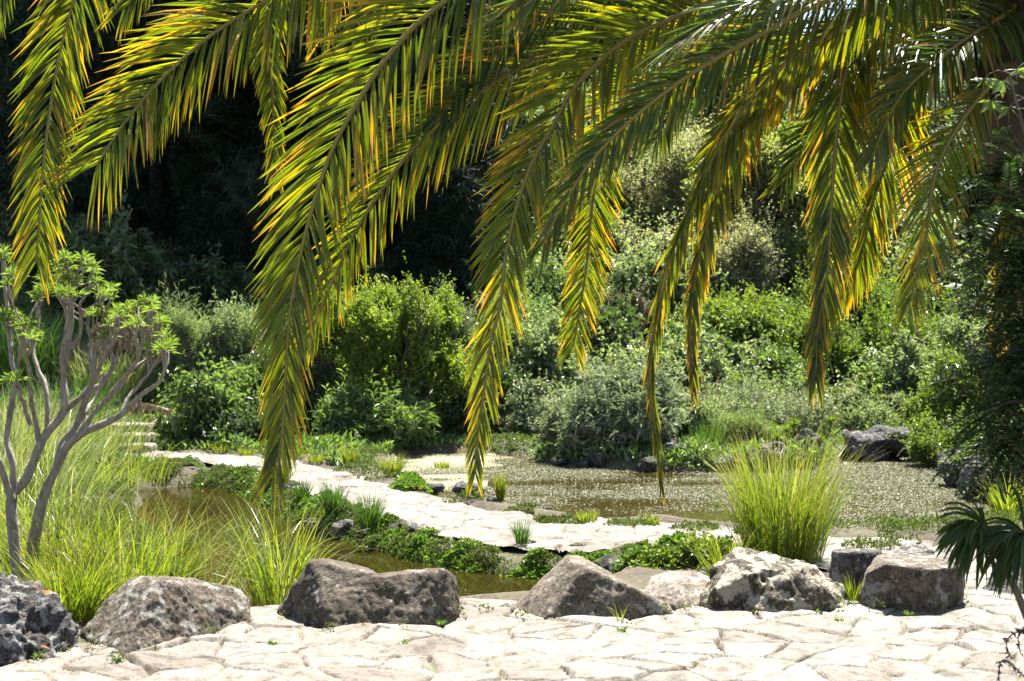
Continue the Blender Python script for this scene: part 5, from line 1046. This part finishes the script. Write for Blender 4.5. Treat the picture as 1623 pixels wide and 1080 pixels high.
# pines: drooping tufts of long needles
def make_pine(label, h, R, seed, ntuft, mat='needle', z0=.28, group=None, lowz=.0):
    rng = np.random.default_rng(seed); t = thing('pine_tree', label, 'pine tree', (0, 0, 0), group); f = Buf(); b = Buf()
    lean = rng.normal(size=2)*.25
    ax = spline([(0, 0, -.8), (lean[0]*.3, lean[1]*.3, h*.3), (lean[0], lean[1], h*.7), (lean[0]*1.2, lean[1], h)], 20); tube(b, ax, np.linspace(h*.011, .02, 20), 9)
    nb = 34; ends = []
    for k in range(nb):
        u = z0+(1-z0)*(k/nb)**.9; p = np.array([np.interp(u, np.linspace(0, 1, 20), ax[:, c]) for c in range(3)]); a = k*2.4+rng.random(); L = R*(1.05-.75*(u-z0)/(1-z0))*(.7+.5*rng.random())
        d = np.array([math.cos(a), math.sin(a), .15]); m = p+d*L*.5+[0, 0, .05*L]; e = p+d*L+np.array([0, 0, -.12*L]); s = spline([p, m, e], 8); tube(b, s, np.linspace(.045, .012, 8), 5); ends.append(s)
    per = ntuft//nb
    for s in ends:
        i = rng.random(per)**.6*6.9; i0 = i.astype(int); fr = (i-i0)[:, None]; c = s[i0]*(1-fr)+s[np.minimum(i0+1, 7)]*fr+rng.normal(size=(per, 3))*[.32, .32, .20]*R/2.6
        n = 13; D = rng.normal(size=(per, n, 3))*.55+[0, 0, -.25]+nrm(rng.normal(size=(per, 1, 3)))*.6
        B = np.repeat(c[:, None], n, 1).reshape(-1, 3); D = nrm(D.reshape(-1, 3)); L = .30*(.7+.5*rng.random(len(B)))[:, None]; sd_ = nrm(np.cross(D, rng.normal(size=D.shape)))*.010
        tip = B+D*L; tip[:, 2] -= .06; V = np.stack([B-sd_, B+sd_, tip], 1).reshape(-1, 3); f.add(V, np.arange(len(V)).reshape(-1, 3), None, np.repeat(rng.random(per), n))
    f.build('needles', M[mat], t); b.build('trunk', M['bark_dark'], t, smooth=True); return t
gp = 'pines of the dark grove'
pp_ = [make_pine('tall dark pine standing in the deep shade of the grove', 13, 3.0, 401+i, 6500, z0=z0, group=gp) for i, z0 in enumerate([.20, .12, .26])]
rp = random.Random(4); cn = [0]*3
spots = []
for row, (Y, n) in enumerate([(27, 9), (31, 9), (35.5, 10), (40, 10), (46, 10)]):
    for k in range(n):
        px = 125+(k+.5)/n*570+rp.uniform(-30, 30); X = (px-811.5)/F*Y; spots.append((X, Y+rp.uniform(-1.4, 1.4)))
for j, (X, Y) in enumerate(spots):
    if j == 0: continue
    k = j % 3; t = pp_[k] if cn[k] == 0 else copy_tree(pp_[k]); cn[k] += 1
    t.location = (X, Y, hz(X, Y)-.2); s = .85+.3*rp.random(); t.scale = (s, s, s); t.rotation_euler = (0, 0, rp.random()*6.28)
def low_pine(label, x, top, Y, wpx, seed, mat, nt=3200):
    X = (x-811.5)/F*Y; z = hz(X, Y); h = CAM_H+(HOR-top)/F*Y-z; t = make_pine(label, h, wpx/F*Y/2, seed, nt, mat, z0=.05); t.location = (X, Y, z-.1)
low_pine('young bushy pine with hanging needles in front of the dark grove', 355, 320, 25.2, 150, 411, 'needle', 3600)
low_pine('young pine with pale sunlit needle tips beside the longest frond', 415, 262, 25.6, 70, 412, 'needle_sunlit', 1400)
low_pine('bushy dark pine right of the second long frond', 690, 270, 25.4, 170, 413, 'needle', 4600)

# low growth that fills the slopes
gu = 'low shrubs covering the slope'
ul = ['mid green low shrub filling the wooded slope', 'pale low shrub filling the wooded slope', 'yellow-green low shrub filling the wooded slope', 'dark low shrub filling the wooded slope']
up_ = [shrub('shrub', ul[i], 'shrub', 811, 300, 500, 230, 14, m, st, seed=500+i, nb=9, group=gu, lscale=1.5, dens=.8) for i, (m, st) in enumerate([('bush_mid', 'small'), ('bush_pale', 'small'), ('bush_yellow', 'fine'), ('bush_dark', 'broad')])]
cu = [0]*4; ru = random.Random(9)
def under(X, Y, s, k):
    t = up_[k] if cu[k] == 0 else copy_tree(up_[k]); cu[k] += 1
    t.location = (X, Y, hz(X, Y)-.12); t.scale = (s, s, s*(.8+.5*ru.random())); t.rotation_euler = (0, 0, ru.random()*6.28)
for k in range(170):
    Y = 19.5+ru.random()*32; px = 780+ru.random()*860; X = (px-811.5)/F*Y
    under(X, Y, .75+.6*ru.random(), ru.choice([0, 0, 1, 1, 2, 3]))
for k in range(34):
    Y = 21+ru.random()*14; px = -20+ru.random()*780; X = (px-811.5)/F*Y
    under(X, Y, .6+.6*ru.random(), 3 if Y > 23 else ru.choice([0, 1, 3]))
for k in range(80):      # the slopes beyond both sides of the frame
    Y = 13.5+ru.random()*26; sd_ = 1 if k % 4 else -1; X = sd_*(Y*.37+.8+ru.random()*9)
    if sdist(np.array([X]), np.array([Y]), far_pond)[0] < -.8: under(X, Y, .8+.7*ru.random(), ru.choice([0, 0, 1, 2, 3]))
gm = ''
def slope_cover(name, x0, x1, y0, y1, n, mat, seed, L):
    rng = np.random.default_rng(seed); X = x0+(x1-x0)*rng.random(n); Y = y0+(y1-y0)*rng.random(n)**1.3
    ok = (np.abs(X) < Y*.5+4) & (sdist(X, Y, far_pond) < -.02) & (sdist(X, Y, path_poly) < -.22) & (noise(np.stack([X*.8, Y*.8, 0*X], -1), seed) > -.35); X, Y = X[ok], Y[ok]
    Z = height(X[:, None], Y[:, None])[:, 0]+.25*rng.random(len(X))*np.abs(noise(np.stack([X*1.5, Y*1.5, 0*X], -1), 7)); D = rng.normal(size=(len(X), 3)); D[:, 2] = np.abs(D[:, 2])+.4
    b = Buf(); add_leaves(b, np.stack([X, Y, Z], -1), D, L*(.6+.8*rng.random(len(X))), L*.4, rng.random(len(X)), rng); tag(b.build(name, M[mat]), kind='stuff')
slope_cover('undergrowth', -14, 20, 15.2, 36, 240000, 'bush_mid', 1, .10)
slope_cover('herbs', -9, 9, 15.6, 24, 110000, 'cover', 2, .06)
slope_cover('grove_litter_shade', -14, 1, 24, 50, 60000, 'litter_shade', 3, .12)  # dark cover that paints the grove's shade onto the ground

pb_ = [(*G(x, y)[:2], .05, .055) for x, y in [(150, 1030), (185, 1046), (240, 1030), (100, 1030), (60, 1045), (450, 982), (520, 1003), (580, 1000), (640, 997), (690, 990), (725, 978), (830, 978), (870, 984), (930, 986), (990, 984), (1050, 977), (1090, 966), (1120, 966), (1200, 972), (1250, 972), (1330, 966), (1350, 962), (1390, 968), (1440, 968), (1490, 966), (1525, 958), (1560, 950), (330, 1004), (720, 968), (770, 966)]]
cover('ground_cover', pb_, 1500, 'moss', 9, .016, .009)

def shore(pg, off):
    out = []
    for a, b in zip(pg, np.roll(pg, -1, 0)):
        n = max(1, int(np.linalg.norm(b-a)/.22)); t = nrm(b-a); nn = np.array([t[1], -t[0]])
        for k in range(n):
            p = a+(b-a)*(k+.5)/n
            for sg in (1, -1):
                q = p+nn*off*sg
                if sdist(q[:1], q[1:], pg)[0] < 0 and max(sdist(q[:1], q[1:], path_poly)[0], sdist(q[:1], q[1:], terrace_poly)[0]) < -.30 and not (q[1] < 9.4 and q[0] > -1.6 and pg is near_pond): out.append((*q, .22, .03))
    return out
cover('shore_plants', shore(near_pond, .22)+shore(near_pond, .45), 60000, 'moss', 12, .026, .013)
cover('shore_plants', shore(far_pond, .25)+shore(far_pond, .5), 36000, 'moss', 13, .032, .016)

def verge():
    out = []; P_ = path_poly
    for a, b in zip(P_, np.roll(P_, -1, 0)):
        n = max(1, int(np.linalg.norm(b-a)/.16)); t = nrm(b-a); nn = np.array([t[1], -t[0]])
        for k in range(n):
            p = a+(b-a)*(k+rng0.random())/n
            for sg in (1, -1):
                for off in (.17, .30, .42):
                    q = p+nn*off*sg+rng0.normal(size=2)*.02
                    if sdist(q[:1], q[1:], P_)[0] < -.13 and sdist(q[:1], q[1:], terrace_poly)[0] < -.12 and rng0.random() < .8: out.append((*q, .10+.05*rng0.random(), .015+.04*rng0.random()))
    return out
vg = verge(); lo_ = [v for v in vg if sdist(np.array([v[0]]), np.array([v[1]]), near_pond)[0] > -.7]
cover('verge_plants', lo_, 60000, 'moss', 14, .022, .013)
cover('verge_plants', lo_[::4], 9000, 'cover', 15, .03, .024)
cover('verge_plants', lo_, 60000, 'moss', 23, .022, .013)
cover('verge_plants', [(v[0], v[1], v[2]*.8, v[3]+.02) for v in lo_ if rng0.random() < .5], 22000, 'cover', 37, .026, .018)
